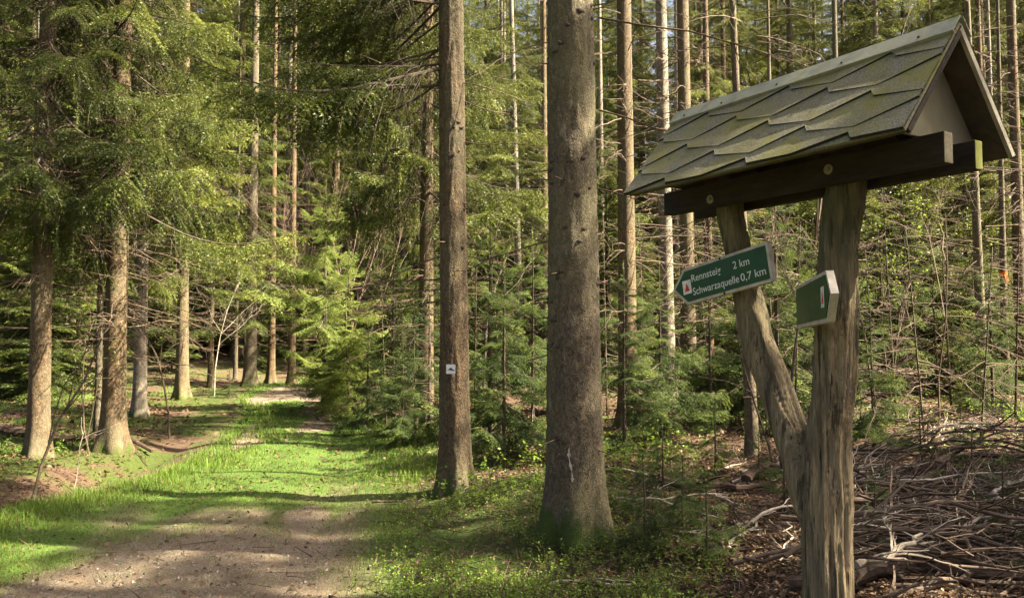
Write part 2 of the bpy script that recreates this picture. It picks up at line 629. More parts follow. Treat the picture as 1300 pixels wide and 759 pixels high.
# weathered round post wood
m, t, b = newmat("weathered_post_wood")
v = coords(t, (1, 1, 0.07))
v2 = coords(t, (1, 1, 0.25))
v3 = coords(t, (1, 1, 0.11))
n1 = noise(t, v, 130, 6, 0.75)
n2 = noise(t, v2, 14, 4, 0.6)
n3 = noise(t, v3, 26, 8, 0.70)
n4 = noise(t, v, 60, 8, 0.7)
c = ramp(t, n1, [(0.30, (0.085, 0.066, 0.043)), (0.50, (0.215, 0.165, 0.100)), (0.70, (0.40, 0.32, 0.20))])
c = mix(t, ramp(t, n2, [(0.42, (0, 0, 0)), (0.62, (0.7, 0.7, 0.7))]), c, (0.095, 0.080, 0.060))
c = mix(t, ramp(t, n3, [(0.56, (0, 0, 0)), (0.61, (0.85, 0.85, 0.85))]), c, (0.040, 0.032, 0.023))
c = mix(t, ramp(t, n4, [(0.36, (1, 1, 1)), (0.40, (0, 0, 0))]), c, (0.012, 0.010, 0.008))
sx = t.nodes.new("ShaderNodeSeparateXYZ")
tc = t.nodes.new("ShaderNodeTexCoord")
t.links.new(tc.outputs["Object"], sx.inputs[0])
mm = N(t, "ShaderNodeMath", operation='MULTIPLY_ADD')
mm.inputs[1].default_value = 0.8
t.links.new(n2, mm.inputs[0])
t.links.new(sx.outputs[2], mm.inputs[2])
gtop = N(t, "ShaderNodeMapRange")
gtop.inputs[1].default_value = 1.7
gtop.inputs[2].default_value = 2.5
t.links.new(mm.outputs[0], gtop.inputs[0])
gm = N(t, "ShaderNodeMath", operation='MULTIPLY')
gm.inputs[1].default_value = 0.8
t.links.new(gtop.outputs[0], gm.inputs[0])
c = mix(t, gm.outputs[0], c, (0.055, 0.062, 0.022))
t.links.new(c, b.inputs["Base Color"])
b.inputs["Roughness"].default_value = 0.9
bump(t, b, mix(t, 0.35, mix(t, 0.5, n4, n3), n1), 1.0, 0.025)
M['post'] = m
M['darkwood'] = simple("dark_stained_beam", [(0.3, (0.009, 0.007, 0.005)), (0.7, (0.030, 0.023, 0.017))], 18, stretch=(0.4, 0.4, 2), bstr=0.4)
M['endgrain'] = simple("pale_beam_end_wood", [(0.3, (0.16, 0.14, 0.085)), (0.7, (0.30, 0.27, 0.19))], 30, bstr=0.4)
M['endgrain_green'] = simple("algae_beam_end_wood", [(0.3, (0.13, 0.14, 0.03)), (0.7, (0.25, 0.26, 0.07))], 30, bstr=0.4)
M['panel'] = simple("grey_fibre_panel", [(0.3, (0.085, 0.078, 0.050)), (0.7, (0.155, 0.143, 0.095))], 5, stretch=(1, 1, 0.5), bstr=0.1)
M['deck'] = simple("roof_deck_board", [(0.3, (0.03, 0.024, 0.018)), (0.7, (0.075, 0.06, 0.045))], 12, stretch=(1, 1, 1), bstr=0.3)
M['edge'] = simple("shingle_edge", [(0.3, (0.010, 0.010, 0.008)), (0.7, (0.03, 0.03, 0.024))], 40, bstr=0)
M['ridge'] = simple("lead_grey_ridge_strip", [(0.35, (0.16, 0.16, 0.115)), (0.55, (0.25, 0.25, 0.185)), (0.72, (0.15, 0.17, 0.055))], 9, rough=0.6, bstr=0.2)
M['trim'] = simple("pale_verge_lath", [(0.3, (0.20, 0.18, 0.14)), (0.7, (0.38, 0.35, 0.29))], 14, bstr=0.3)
M['steel'] = simple("dull_bolt_steel", [(0.3, (0.09, 0.08, 0.06)), (0.7, (0.24, 0.22, 0.18))], 50, rough=0.5, bstr=0.3)
m, t, b = newmat("mossy_bitumen_shingle")
v = coords(t)
n1 = noise(t, v, 190, 4, 0.8)
n2 = noise(t, v, 5, 7, 0.72)
n3 = noise(t, v, 24, 6, 0.7)
c = ramp(t, n1, [(0.34, (0.045, 0.042, 0.030)), (0.50, (0.120, 0.112, 0.078)), (0.66, (0.26, 0.245, 0.175))])
mossy = mix(t, n1, (0.055, 0.055, 0.012), (0.22, 0.205, 0.060))
c = mix(t, ramp(t, n2, [(0.41, (0, 0, 0)), (0.60, (0.85, 0.85, 0.85))]), c, mossy)
c = mix(t, ramp(t, n3, [(0.60, (0, 0, 0)), (0.68, (0.7, 0.7, 0.7))]), c, (0.048, 0.043, 0.032))
tn = ramp(t, attr(t, "tone"), [(0, (0.78, 0.78, 0.78)), (1, (1.2, 1.2, 1.2))])
c = mix(t, 1.0, c, tn, 'MULTIPLY')
t.links.new(c, b.inputs["Base Color"])
b.inputs["Roughness"].default_value = 0.95
bump(t, b, mix(t, 0.5, n1, n3), 0.8, 0.006)
M['shingle'] = m

post_root = bpy.data.objects.new("signpost", None)
COL.objects.link(post_root)
base_p = sp(0.60, 0, 0)
base_p[2] = gz(base_p[0], base_p[1])
post_root.location = base_p
tag(post_root, "forked wooden trail signpost with a little shingled roof and two green arrow signs", "signpost")
OFF = -base_p


def part(name, mb, mats, parent=post_root, smooth=False, off=OFF, label=None):
    mb.v = [v + off for v in mb.v]
    o = mkobj(name, mb.mesh(name, mats, smooth), parent)
    if label:
        o["label"] = label
    return o


# post: two tubes blended into one surface
mb = MB()
zz = np.array([base_p[2] - 0.3, 0.2, 0.6, 0.95, 1.15, 1.4, 1.69, 1.95, 2.12, 2.262])
ss = np.array([0.60, 0.585, 0.566, 0.555, 0.548, 0.527, 0.50, 0.468, 0.448, 0.437])
rr = np.array([0.094, 0.089, 0.085, 0.083, 0.081, 0.076, 0.073, 0.070, 0.068, 0.067])
zf = np.linspace(zz[0], zz[-1], 60)
tube(mb, [sp(np.interp(z, zz, ss) + 0.008 * math.sin(z * 7) + 0.004 * math.sin(z * 17), 0.008 * math.cos(z * 5), z) for z in zf], np.interp(zf, zz, rr), 28)
az = np.array([0.86, 1.02, 1.18, 1.44, 1.77, 2.0, 2.13, 2.262])
as_ = np.array([0.585, 0.640, 0.712, 0.818, 0.935, 0.985, 1.000, 1.012])
ar = np.array([0.06, 0.066, 0.064, 0.060, 0.055, 0.054, 0.055, 0.056])
zf = np.linspace(az[0], az[-1], 44)
tube(mb, [sp(np.interp(z, az, as_) + 0.004 * math.sin(z * 9 + 1) + 0.004 * math.sin(z * 21), 0.006 * math.sin(z * 11), z) for z in zf], np.interp(zf, az, ar), 24)
tmp = mkobj("post", mb.mesh("post", [M['post']], True))
md = tmp.modifiers.new("r", 'REMESH')
md.mode = 'VOXEL'
md.voxel_size = 0.0065
md2 = tmp.modifiers.new("s", 'SMOOTH')
md2.iterations = 8
dg = bpy.context.evaluated_depsgraph_get()
dg.update()
me = bpy.data.meshes.new_from_object(tmp.evaluated_get(dg))
me.name = "post"
co = np.empty(len(me.vertices) * 3, np.float32)
no = np.empty(len(me.vertices) * 3, np.float32)
me.vertices.foreach_get("co", co)
me.vertex_normals.foreach_get("vector", no)
co = co.reshape(-1, 3)
no = no.reshape(-1, 3)
ang = np.arctan2(co[:, 1] - (A0 + AX * 0.55)[1], co[:, 0] - (A0 + AX * 0.55)[0])
d = (fbm(ang * 7 + 30, co[:, 2] * 1.2, 5, 4) - 0.5) * 0.030 + (fbm(co[:, 0] * 9 + co[:, 1] * 7, co[:, 2] * 4, 8, 3) - 0.5) * 0.014
cr = np.abs(fbm(ang * 6 + 11, co[:, 2] * 0.7 + 3, 15, 3) - 0.5)
d = d - 0.011 * sstep(0.030, 0.0, cr) * (0.3 + 0.7 * vnoise(ang * 3, co[:, 2] * 2.0, 4))
fl = fbm(ang * 10 + 50, co[:, 2] * 2.2, 25, 3)
d = d + 0.005 * sstep(0.50, 0.54, fl)
co = co + no * d[:, None] + OFF
me.vertices.foreach_set("co", co.astype(np.float32).ravel())
me.polygons.foreach_set("use_smooth", np.ones(len(me.polygons), dtype=bool))
me.materials.clear()
me.materials.append(M['post'])
bpy.data.objects.remove(tmp)
po = mkobj("post", me, post_root)
po["label"] = "weathered grey-brown forked trunk post with dark cracks"

for (o0, o1, s0, s1, z0, z1, eg) in ((-0.118, -0.066, 0.0, 1.315, 2.172, 2.276, 'endgrain'), (0.062, 0.108, -0.005, 1.30, 2.170, 2.270, 'endgrain_green')):
    mb = MB()
    box(mb, sp, s0, s1, o0, o1, z0, z1)
    mq = [np.zeros(6, int)]
    mq[0] = np.array([0, 0, 0, 0, 0, 1])
    mb.mq = mq
    bevel_obj(part("beam", mb, [M['darkwood'], M[eg]]), 0.004)

HW, HH, RL = 0.342, 0.416, 1.3335
SL = math.hypot(HW, HH)
ZA = A0[2]


def slope(side, s, d, h):
    """point on a roof slope: s along the ridge, d down the slope, h above the deck"""
    ox, oz = side * HW / SL, -HH / SL
    nx_, nz_ = side * HH / SL, HW / SL
    return sp(s, ox * d + nx_ * h, ZA + oz * d + nz_ * h)


roof = None
for side in (-1, 1):
    mb = MB()
    f = lambda s, d, h: slope(side, s, d, h)
    box(mb, f, 0.012, RL - 0.012, 0.03, SL - 0.008, -0.026, -0.012)
    o = part("roof_board", mb, [M['deck']])
    # shingle courses with zigzag lower edges, half a period out of step with one another
    mb = MB()
    P_, E_ = 0.44, 0.106
    prof = [(0.0, 0.0), (0.205, -0.046), (0.230, -0.082), (0.44, 0.0)]
    rg = np.random.default_rng(5 + side)
    for k in range(5):
        dlow = SL + 0.040 - k * E_
        s = -0.9 + (0.22 if k % 2 else 0.0)
        while s < RL + 0.3:
            xs = [s + a_ for a_, _ in prof]
            ds = [dlow + b_ for _, b_ in prof]
            brk = sorted({min(max(x, 0.0), RL) for x in xs})
            brk = [x for x in brk if s - 1e-6 <= x <= s + P_ + 1e-6]
            if len(brk) > 1:
                dl = [min(max(float(np.interp(x, xs, ds)), 0.06), SL + 0.002) for x in brk]
                dt = max(0.03, dlow - 1.9 * E_)
                tn = rg.uniform(0.2, 0.8)
                n_ = len(brk)
                lift = 0.0085 + rg.uniform(0, 0.0015)
                top = [f(x, d_, lift) for x, d_ in zip(brk, dl)]
                top2 = [f(x, dt, 0.0012) for x in brk]
                bot = [f(x, d_, 0.0008) for x, d_ in zip(brk, dl)]
                mb.add(top + top2, None, [(i, i + 1, n_ + i + 1, n_ + i) for i in range(n_ - 1)], tn, 0)
                mb.add(top + bot, None, [(i, n_ + i, n_ + i + 1, i + 1) for i in range(n_ - 1)], tn, 1)
                # dark bitumen line along the cut edge
                e1 = [f(x, d_ + 0.0065, 0.0014) for x, d_ in zip(brk, dl)]
                mb.add(bot + e1, None, [(i, n_ + i, n_ + i + 1, i + 1) for i in range(n_ - 1)], tn, 1)
            s += P_
    # underlay so that no gap shows through, with the cut front edge
    box(mb, f, 0.0, RL, 0.012, SL, -0.0105, 0.0, 0, 0.35)
    o = part("roof_shingles", mb, [M['shingle'], M['edge']])
    if side == -1:
        o["label"] = "mossy green-grey shingles on the slope facing the path"
# ridge strip, both sides, with nail heads
mb = MB()
for side in (-1, 1):
    f = lambda s, d, h: slope(side, s, d, h)
    box(mb, f, -0.006, RL + 0.006, -0.004, 0.072, 0.013, 0.016)
    box(mb, f, -0.006, RL + 0.006, 0.070, 0.074, 0.002, 0.016)
rc = part("ridge_cap", mb, [M['ridge']])
for s in (0.12, 0.42, 0.72, 1.02, 1.25):
    mb = MB()
    c0 = slope(-1, s, 0.05, 0.015)
    nv = slope(-1, s, 0.05, 0.020) - c0
    tube(mb, [c0, c0 + nv], [0.006, 0.004], 8)
    part("nail", mb, [M['edge']], rc, off=OFF)
# verge laths on the front gable
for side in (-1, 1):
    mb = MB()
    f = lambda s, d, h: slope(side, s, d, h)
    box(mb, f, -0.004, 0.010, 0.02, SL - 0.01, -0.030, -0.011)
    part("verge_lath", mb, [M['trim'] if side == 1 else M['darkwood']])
# gable panels (front and rear), set back under the roof
for s0 in (0.10, RL - 0.12):
    mb = MB()
    zt, zb = ZA - 0.055, 2.283
    hw = (ZA - 0.035 - zb) * HW / HH - 0.012
    tri = [(0, zt), (-hw, zb), (hw, zb)]
    V = [sp(s0, o_, z_) for o_, z_ in tri] + [sp(s0 + 0.014, o_, z_) for o_, z_ in tri]
    mb.add(V, [(0, 1, 2), (3, 5, 4)], [(0, 3, 4, 1), (1, 4, 5, 2), (2, 5, 3, 0)])
    part("gable_panel", mb, [M['panel']])
# small rafters under the boards
for s0 in (0.30, 0.98):
    for side in (-1, 1):
        mb = MB()
        box(mb, lambda s, d, h: slope(side, s, d, h), s0, s0 + 0.04, 0.05, SL - 0.05, -0.062, -0.027)
        part("rafter", mb, [M['darkwood']])
# bolts
for s0, z0 in ((0.43, 2.226), (1.02, 2.203)):
    mb = MB()
    p0, p1 = sp(s0, -0.1185, z0), sp(s0, -0.126, z0)
    tube(mb, [p0, p1], [0.019, 0.019], 16)
    tube(mb, [p1, sp(s0, -0.133, z0)], [0.010, 0.009], 6)
    part("bolt", mb, [M['steel']])

# ---- arrow signs
M['green'] = simple("dark_green_sign_face", [(0.3, (0.004, 0.034, 0.010)), (0.55, (0.007, 0.052, 0.016)), (0.8, (0.018, 0.062, 0.022))], 9, rough=0.5, bstr=0, spec=0.3)
M['white'] = simple("sign_white_paint", [(0.3, (0.45, 0.46, 0.40)), (0.7, (0.66, 0.66, 0.60))], 60, rough=0.6, bstr=0)
M['ghost'] = simple("faded_sign_lettering", [(0.3, (0.03, 0.085, 0.045)), (0.7, (0.075, 0.14, 0.085))], 40, rough=0.6, bstr=0)
M['red'] = simple("sign_red", [(0.3, (0.50, 0.012, 0.018)), (0.7, (0.62, 0.02, 0.026))], 10, rough=0.5, bstr=0)
M['board'] = simple("weathered_sign_board", [(0.3, (0.27, 0.24, 0.19)), (0.7, (0.50, 0.46, 0.39))], 22, bstr=0.35)


def text_mesh(name, body, size, mat, width=None):
    cu = bpy.data.curves.new(name, 'FONT')
    cu.body = body
    cu.size = size
    cu.offset = 0.0002
    ob = bpy.data.objects.new(name, cu)
    COL.objects.link(ob)
    bpy.context.view_layer.update()
    me_ = bpy.data.meshes.new_from_object(ob.evaluated_get(bpy.context.evaluated_depsgraph_get()))
    bpy.data.objects.remove(ob)
    me_.name = name
    n_ = len(me_.vertices)
    c_ = np.empty(n_ * 3, np.float32)
    me_.vertices.foreach_get("co", c_)
    c_ = c_.reshape(-1, 3)
    c_[:, 0] -= c_[:, 0].min()
    if width:
        c_[:, 0] *= width / c_[:, 0].max()
    me_.vertices.foreach_set("co", c_.ravel())
    me_.materials.clear()
    me_.materials.append(mat)
    return me_


def sign(frame, outline, thick, inset):
    """frame: 4x4 from sign plane (x right, y up, z to the viewer) to the world"""
    root = mkobj("direction_sign", None)
    mb = MB()
    P = np.array(outline)
    n_ = len(P)
    V = np.concatenate([np.c_[P, np.zeros(n_)], np.c_[P, np.full(n_, -thick)]])
    cen = P.mean(0)
    V = np.concatenate([V, [[*cen, 0]], [[*cen, -thick]]])
    T = [(2 * n_, i, (i + 1) % n_) for i in range(n_)] + [(2 * n_ + 1, n_ + (i + 1) % n_, n_ + i) for i in range(n_)]
    Q_ = [(i, n_ + i, n_ + (i + 1) % n_, (i + 1) % n_) for i in range(n_)]
    mb.add(V, T, Q_)
    bd = mkobj("direction_sign", mb.mesh("direction_sign", [M['board']]), post_root)
    bd.matrix_local = Matrix.Translation(Vector(OFF)) @ frame
    bpy.data.objects.remove(root)
    # inset face polygon (offset inwards)
    Qp = []
    for i in range(n_):
        p0, p1, p2 = P[i - 1], P[i], P[(i + 1) % n_]
        e0, e1 = (p1 - p0) / np.linalg.norm(p1 - p0), (p2 - p1) / np.linalg.norm(p2 - p1)
        n0, n1_ = np.array([-e0[1], e0[0]]), np.array([-e1[1], e1[0]])
        bis = n0 + n1_
        bis /= np.linalg.norm(bis)
        Qp.append(p1 + bis * inset / max(0.3, bis @ n0))
    Qp = np.array(Qp)
    mb = MB()
    mb.add(np.c_[Qp, np.full(n_, 0.003)], None, None)
    V = np.concatenate([np.c_[Qp, np.full(n_, 0.003)], np.c_[Qp, np.full(n_, 0.0004)], [[*Qp.mean(0), 0.003]]])
    mb = MB()
    mb.add(V, [(2 * n_, i, (i + 1) % n_) for i in range(n_)], [(i, n_ + i, n_ + (i + 1) % n_, (i + 1) % n_) for i in range(n_)])
    mkobj("sign_face", mb.mesh("sign_face", [M['green']]), bd)
    return bd


def trail_mark(bd, x, y, w, h):
    mb = MB()
    mb.add([(x, y, 0.0045), (x + w, y, 0.0045), (x + w, y + h, 0.0045), (x, y + h, 0.0045)], None, [(0, 1, 2, 3)], 0.5, 0)
    cx = x + w * 0.5
    mb.add([(cx - w * 0.30, y + h * 0.20, 0.0055), (cx + w * 0.30, y + h * 0.20, 0.0055), (cx, y + h * 0.82, 0.0055)], [(0, 1, 2)], None, 0.5, 1)
    mkobj("trail_symbol", mb.mesh("trail_symbol", [M['white'], M['red']]), bd)


def frame_of(origin, xdir, zdir):
    x = np.array(xdir) / np.linalg.norm(xdir)
    z = np.array(zdir) - x * (np.array(zdir) @ x)
    z /= np.linalg.norm(z)
    y = np.cross(z, x)
    return Matrix(((x[0], y[0], z[0], origin[0]), (x[1], y[1], z[1], origin[1]), (x[2], y[2], z[2], origin[2]), (0, 0, 0, 1)))


# left sign: right end bottom at (s .712, z 1.83), left bend bottom at (1.176, 1.752), tip at 1.255
pR = sp(0.705, -0.105, 1.829)
pL = sp(1.178, -0.105, 1.751)
frm = frame_of(pL, pR - pL, -BX)
Ls = float(np.linalg.norm(pR - pL))
Hs = 0.164
sg = sign(frm, [(0, 0), (Ls, 0), (Ls, Hs), (0, Hs), (-0.083, Hs * 0.5)], 0.024, 0.013)
sg["label"] = "left arrow sign with white lettering and a red triangle"
trail_mark(sg, -0.014, 0.047, 0.052, 0.062)
for body, x, y, size, w in (("Rennsteig", 0.045, 0.094, 0.046, 0.175), ("2 km", 0.290, 0.094, 0.046, 0.088), ("Schwarzaquelle", 0.044, 0.034, 0.046, 0.268), ("0,7 km", 0.322, 0.034, 0.046, 0.132)):
    me_ = text_mesh("lettering", body, size, M['white'], w)
    mkobj("lettering", me_, sg, (x, y, 0.0042))
for y in (0.006, Hs - 0.006):
    mb = MB()
    tube(mb, [(0.22, y, -0.001), (0.22, y, 0.004)], [0.006, 0.004], 8)
    mkobj("screw", mb.mesh("screw", [M['edge']]), sg)

# right sign: nearly edge on, its arrow end towards the viewer
pL = np.array([1.125, 3.11, 1.64])
pR = np.array([1.000, 2.50, 1.652])
frm = frame_of(pL, pR - pL, np.array([-1.0, 0.0, 0]))
Ls2 = float(np.linalg.norm(pR - pL))
sg2 = sign(frm, [(0, 0), (Ls2, 0), (Ls2 + 0.075, Hs * 0.52), (Ls2, Hs), (0, Hs)], 0.024, 0.013)
sg2["label"] = "right arrow sign with faded lettering seen almost edge on"
trail_mark(sg2, Ls2 - 0.072, 0.048, 0.058, 0.068)
for body, x, y, size, w in (("2 km", 0.40, 0.100, 0.044, 0.10), ("0,7 km", 0.36, 0.030, 0.044, 0.14)):
    me_ = text_mesh("lettering", body, size, M['ghost'], w)
    mkobj("lettering", me_, sg2, (x, y, 0.0042))
mb = MB()
mb.add([(0.305, 0.02, 0.0042), (0.309, 0.02, 0.0042), (0.309, Hs - 0.02, 0.0042), (0.305, Hs - 0.02, 0.0042)], None, [(0, 1, 2, 3)])
mkobj("panel_seam", mb.mesh("panel_seam", [M['ghost']]), sg2)

# ------------------------------------------------------------------ spruce building blocks
def spruce_branch(L, rg, hi=True, hang=0.55, droop=0.35, live0=0.25, sec_step=0.085, tert=True, dens=1.0, mats=(0, 1)):
    """one branch along +X; material 0 needles, 1 wood"""
    mb = MB()
    n = 12
    tt = np.linspace(0, 1, n)
    bend = rg.uniform(-0.12, 0.12)
    ax = np.stack([tt * L * 0.96, bend * L * tt ** 2, L * (-droop * tt + 0.62 * droop * tt ** 2.4) + 0.02 * L * np.sin(tt * 6 + rg.random() * 6)], 1)
    rad = 0.0075 * L ** 0.8 * (1 - 0.85 * tt) + 0.0015
    tube(mb, ax, rad, 5 if hi else 3, 0.4, mats[1], cap=False)
    A, B, T, WA, WB, WR = [], [], [], [], [], []
    step = sec_step / L
    pos = np.arange(0.10, 0.99, step)
    for k, p in enumerate(pos):
        p = min(0.985, p + rg.uniform(-0.3, 0.3) * step)
        c = np.array([np.interp(p, tt, ax[:, i]) for i in range(3)])
        dax = np.array([np.interp(min(1, p + 0.05), tt, ax[:, i]) - np.interp(max(0, p - 0.05), tt, ax[:, i]) for i in range(3)])
        dax /= np.linalg.norm(dax)
        side = np.array([-dax[1], dax[0], 0])
        side /= max(1e-6, np.linalg.norm(side))
        for sgn in (-1, 1):
            if rg.random() < 0.10:
                continue
            ln = (0.36 * L ** 0.75 * (1 - p) ** 0.7 * (0.45 + 0.55 * min(1, p * 3.0)) + 0.09) * rg.uniform(0.65, 1.25)
            ang = rg.uniform(0.75, 1.2)
            d = dax * math.cos(ang) + side * sgn * math.sin(ang)
            hg = hang * rg.uniform(0.4, 1.5)
            m_ = 4
            q = np.linspace(0, 1, m_ + 1)
            pts = c + d * (ln * q)[:, None] * (1 - 0.25 * hg * q[:, None]) - UP * (hg * ln * q ** 1.7)[:, None]
            live = p > live0 * rg.uniform(0.6, 1.5)
            WA += list(pts[:-1])
            WB += list(pts[1:])
            WR += [0.0035 * (0.5 + 0.5 * (1 - x)) for x in q[:-1]]
            if live:
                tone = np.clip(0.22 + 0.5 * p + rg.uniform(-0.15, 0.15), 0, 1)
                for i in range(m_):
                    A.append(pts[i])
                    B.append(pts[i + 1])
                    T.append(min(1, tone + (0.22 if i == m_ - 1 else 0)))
                if tert and ln > 0.12:
                    nt_ = max(2, int(ln / 0.055))
                    for j in range(nt_):
                        u = (j + 0.6) / nt_ * 0.92
                        c2 = np.array([np.interp(u, q, pts[:, i]) for i in range(3)])
                        d1 = nrm(pts[min(m_, int(u * m_) + 1)] - pts[int(u * m_)])
                        sd = nrm(np.cross(d1, UP))
                        for s2 in (-1, 1):
                            l2 = (0.05 + 0.16 * ln * (1 - u) + 0.03) * rg.uniform(0.6, 1.3)
                            d2 = d1 * 0.62 + sd * s2 * 0.72 - UP * hg * 0.55
                            e2 = c2 + nrm(d2) * l2
                            A.append(c2)
                            B.append(e2)
                            T.append(min(1, tone + rg.uniform(0, 0.28)))
            else:
                # bare hanging twigs
                for j in range(2):
                    u = rg.uniform(0.3, 0.9)
                    c2 = np.array([np.interp(u, q, pts[:, i]) for i in range(3)])
                    WA.append(c2)
                    WB.append(c2 + np.array([rg.normal() * 0.06, rg.normal() * 0.06, -rg.uniform(0.05, 0.22)]))
                    WR.append(0.002)
    # the leading shoot
    s0 = int(n * 0.45)
    A += list(ax[s0:-1])
    B += list(ax[s0 + 1:])
    T += list(np.linspace(0.45, 0.95, n - 1 - s0))
    if hi:
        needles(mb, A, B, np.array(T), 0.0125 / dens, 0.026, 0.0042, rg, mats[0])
        prisms(mb, WA, WB, np.array(WR), np.array(WR) * 0.7, rg.uniform(0.3, 0.7), mats[1])
    else:
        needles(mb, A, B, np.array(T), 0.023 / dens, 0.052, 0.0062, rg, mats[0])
        prisms(mb, WA[::2], WB[::2], np.array(WR[::2]), np.array(WR[::2]), 0.4, mats[1])
    return mb.arrays()


brg = np.random.default_rng(77)
HI = [spruce_branch(2.0, brg, True, hang=brg.uniform(0.45, 1.05), droop=brg.uniform(0.3, 0.55)) for _ in range(7)]
LO = [spruce_branch(2.0, brg, False, hang=brg.uniform(0.45, 1.0), droop=brg.uniform(0.3, 0.5), sec_step=0.10, tert=True, dens=0.75) for _ in range(5)]
TOP = [spruce_branch(2.0, brg, False, hang=0.4, droop=0.25, sec_step=0.22, tert=False, dens=0.55) for _ in range(3)]
YB = [spruce_branch(1.0, brg, True, hang=brg.uniform(0.15, 0.7), droop=brg.uniform(0.05, 0.5), live0=0.06, sec_step=0.06, dens=0.95) for _ in range(6)]
YL = [spruce_branch(1.0, brg, False, hang=brg.uniform(0.1, 0.3), droop=brg.uniform(0.05, 0.2), live0=0.06, sec_step=0.07, dens=1.0) for _ in range(4)]


def dead_branch(mb, p0, az, L, rg, mat=0, r0=None, pitch=None, sub=1.0, tone=None):
    n = 6
    tt = np.linspace(0, 1, n + 1)
    pitch = rg.uniform(-0.35, 0.15) if pitch is None else pitch
    d = np.array([math.cos(az) * math.cos(pitch), math.sin(az) * math.cos(pitch), math.sin(pitch)])
    wob = np.cumsum(rg.standard_normal((n + 1, 3)) * 0.045 * L, axis=0) * tt[:, None]
    pts = p0 + d * (L * tt)[:, None] + wob - UP * (0.12 * L * tt ** 2)[:, None]
    r0 = 0.006 * (0.6 + L * 0.5) if r0 is None else r0
    rad = r0 * (1 - 0.8 * tt) + 0.0009
    tn = rg.uniform(0.2, 0.9) if tone is None else tone
    prisms(mb, pts[:-1], pts[1:], rad[:-1], rad[1:], tn, mat)
    A, B, Ra = [], [], []
    for j in range(int(sub * (4 + L * 7))):
        u = rg.uniform(0.2, 0.98)
        i = min(n - 1, int(u * n))
        c = pts[i] + (pts[i + 1] - pts[i]) * (u * n - i)
        dd = nrm(d + rg.standard_normal(3) * 0.7 - UP * 0.15)
        l = L * rg.uniform(0.10, 0.34) * (1.2 - u)
        mid = c + dd * l * 0.55
        dd2 = nrm(dd + rg.standard_normal(3) * 0.35 + UP * 0.05)
        A += [c, mid]
        B += [mid, mid + dd2 * l * 0.55]
        r_ = max(0.0012, rad[i] * 0.5)
        Ra += [r_, r_ * 0.7]
    if A:
        prisms(mb, A, B, np.array(Ra), np.array(Ra) * 0.6, tn, mat)


def place_branch(mb, arr, p, az, pitch, s, rg, tone_add=0.0):
    ca, sa, cp, sp_ = math.cos(az), math.sin(az), math.cos(pitch), math.sin(pitch)
    rol = rg.uniform(-0.25, 0.25)
    Rx = np.array([[1, 0, 0], [0, math.cos(rol), -math.sin(rol)], [0, math.sin(rol), math.cos(rol)]])
    Ry = np.array([[cp, 0, -sp_], [0, 1, 0], [sp_, 0, cp]])
    Rz = np.array([[ca, -sa, 0], [sa, ca, 0], [0, 0, 1]])
    mb.merge(arr, (Rz @ Ry @ Rx) * s, np.asarray(p, float), tone_add)


def crown_mesh(name, H, z0, zhi, rmax, seed, nlow, step_top, sparse=0.0, full_low=False, needle='needle', lowlib=None, fill_gap=0.6):
    """branches from z0 to the top H; below zhi the detailed ones"""
    rg = np.random.default_rng(seed)
    mb = MB()
    z = z0
    low_step = (zhi - z0) / max(1, nlow)
    a = rg.uniform(0, 6)
    while z < H - 0.4:
        f = (z - z0) / (H - z0)
        prof = (1 - f) ** 0.85
        if full_low is False:
            prof *= min(1.0, 0.55 + (z - z0) / 4.0)
        r = max(0.25, rmax * prof * rg.uniform(0.7, 1.2))
        a += 2.4 + rg.uniform(-0.6, 0.6)
        detailed = z < zhi
        if detailed:
            lib = lowlib or HI
            st = low_step
        elif z < zhi + 5:
            lib = LO
            st = low_step * 1.15
        else:
            lib = TOP
            st = step_top
        pitch = rg.uniform(-0.25, 0.10) + 0.75 * max(0, f - 0.45)
        ta = rg.uniform(-0.14, 0.14)
        place_branch(mb, lib[rg.integers(len(lib))], (0, 0, z), a, pitch, r / 2.0, rg, ta)
        z += st * rg.uniform(0.5, 1.5)
    return mb.mesh(name, [M[needle], M['wood']])


CROWN_EDGE = [crown_mesh("crown", 21, 3.5, 8.2, 2.4, 100 + i, 52, 0.42, full_low=True) for i in range(3)]
# background crowns: low-detail branches from low down
def crown_bg(seed, H, z0, rmax, ztop=9.5, st=0.10, st2=0.17):
    rg = np.random.default_rng(seed)
    mb = MB()
    z, a = z0, rg.uniform(0, 6)
    while z < H - 0.4:
        f = (z - z0) / (H - z0)
        r = max(0.25, rmax * (1 - f) ** 0.85 * rg.uniform(0.65, 1.2))
        a += 2.4 + rg.uniform(-0.6, 0.6)
        lib, s_ = (LO, st) if z < ztop else (TOP, st2)
        place_branch(mb, lib[rg.integers(len(lib))], (0, 0, z), a, rg.uniform(-0.25, 0.12) + 0.75 * max(0, f - 0.45), r / 2.0, rg, rg.uniform(-0.15, 0.15))
        z += s_ * rg.uniform(0.5, 1.5)
    return mb.mesh("crown", [M['needle'], M['wood']])


CROWN_MID = [crown_bg(200, 20, 3.2, 2.2, 9.5, 0.13, 0.5), crown_bg(201, 22, 2.4, 2.4, 10, 0.13, 0.5), crown_bg(202, 19, 4.4, 2.1, 9.5, 0.13, 0.5)]
CROWN_FAR = [crown_bg(210 + i, 24, 1.5, 2.6, 24, 0.11, 0.1) for i in range(2)]
CROWN_SHADE = [crown_bg(220 + i, 24, 3.0, 2.4, 15, 0.24, 0.30) for i in range(2)]
CROWN_DENSE = crown_bg(320, 23, 6.5, 2.4, 18, 0.13, 0.2)
CROWN_HIGH = [crown_bg(300 + i, 23, 9.0 + i, 2.0, 9, 0.24, 0.55) for i in range(2)]


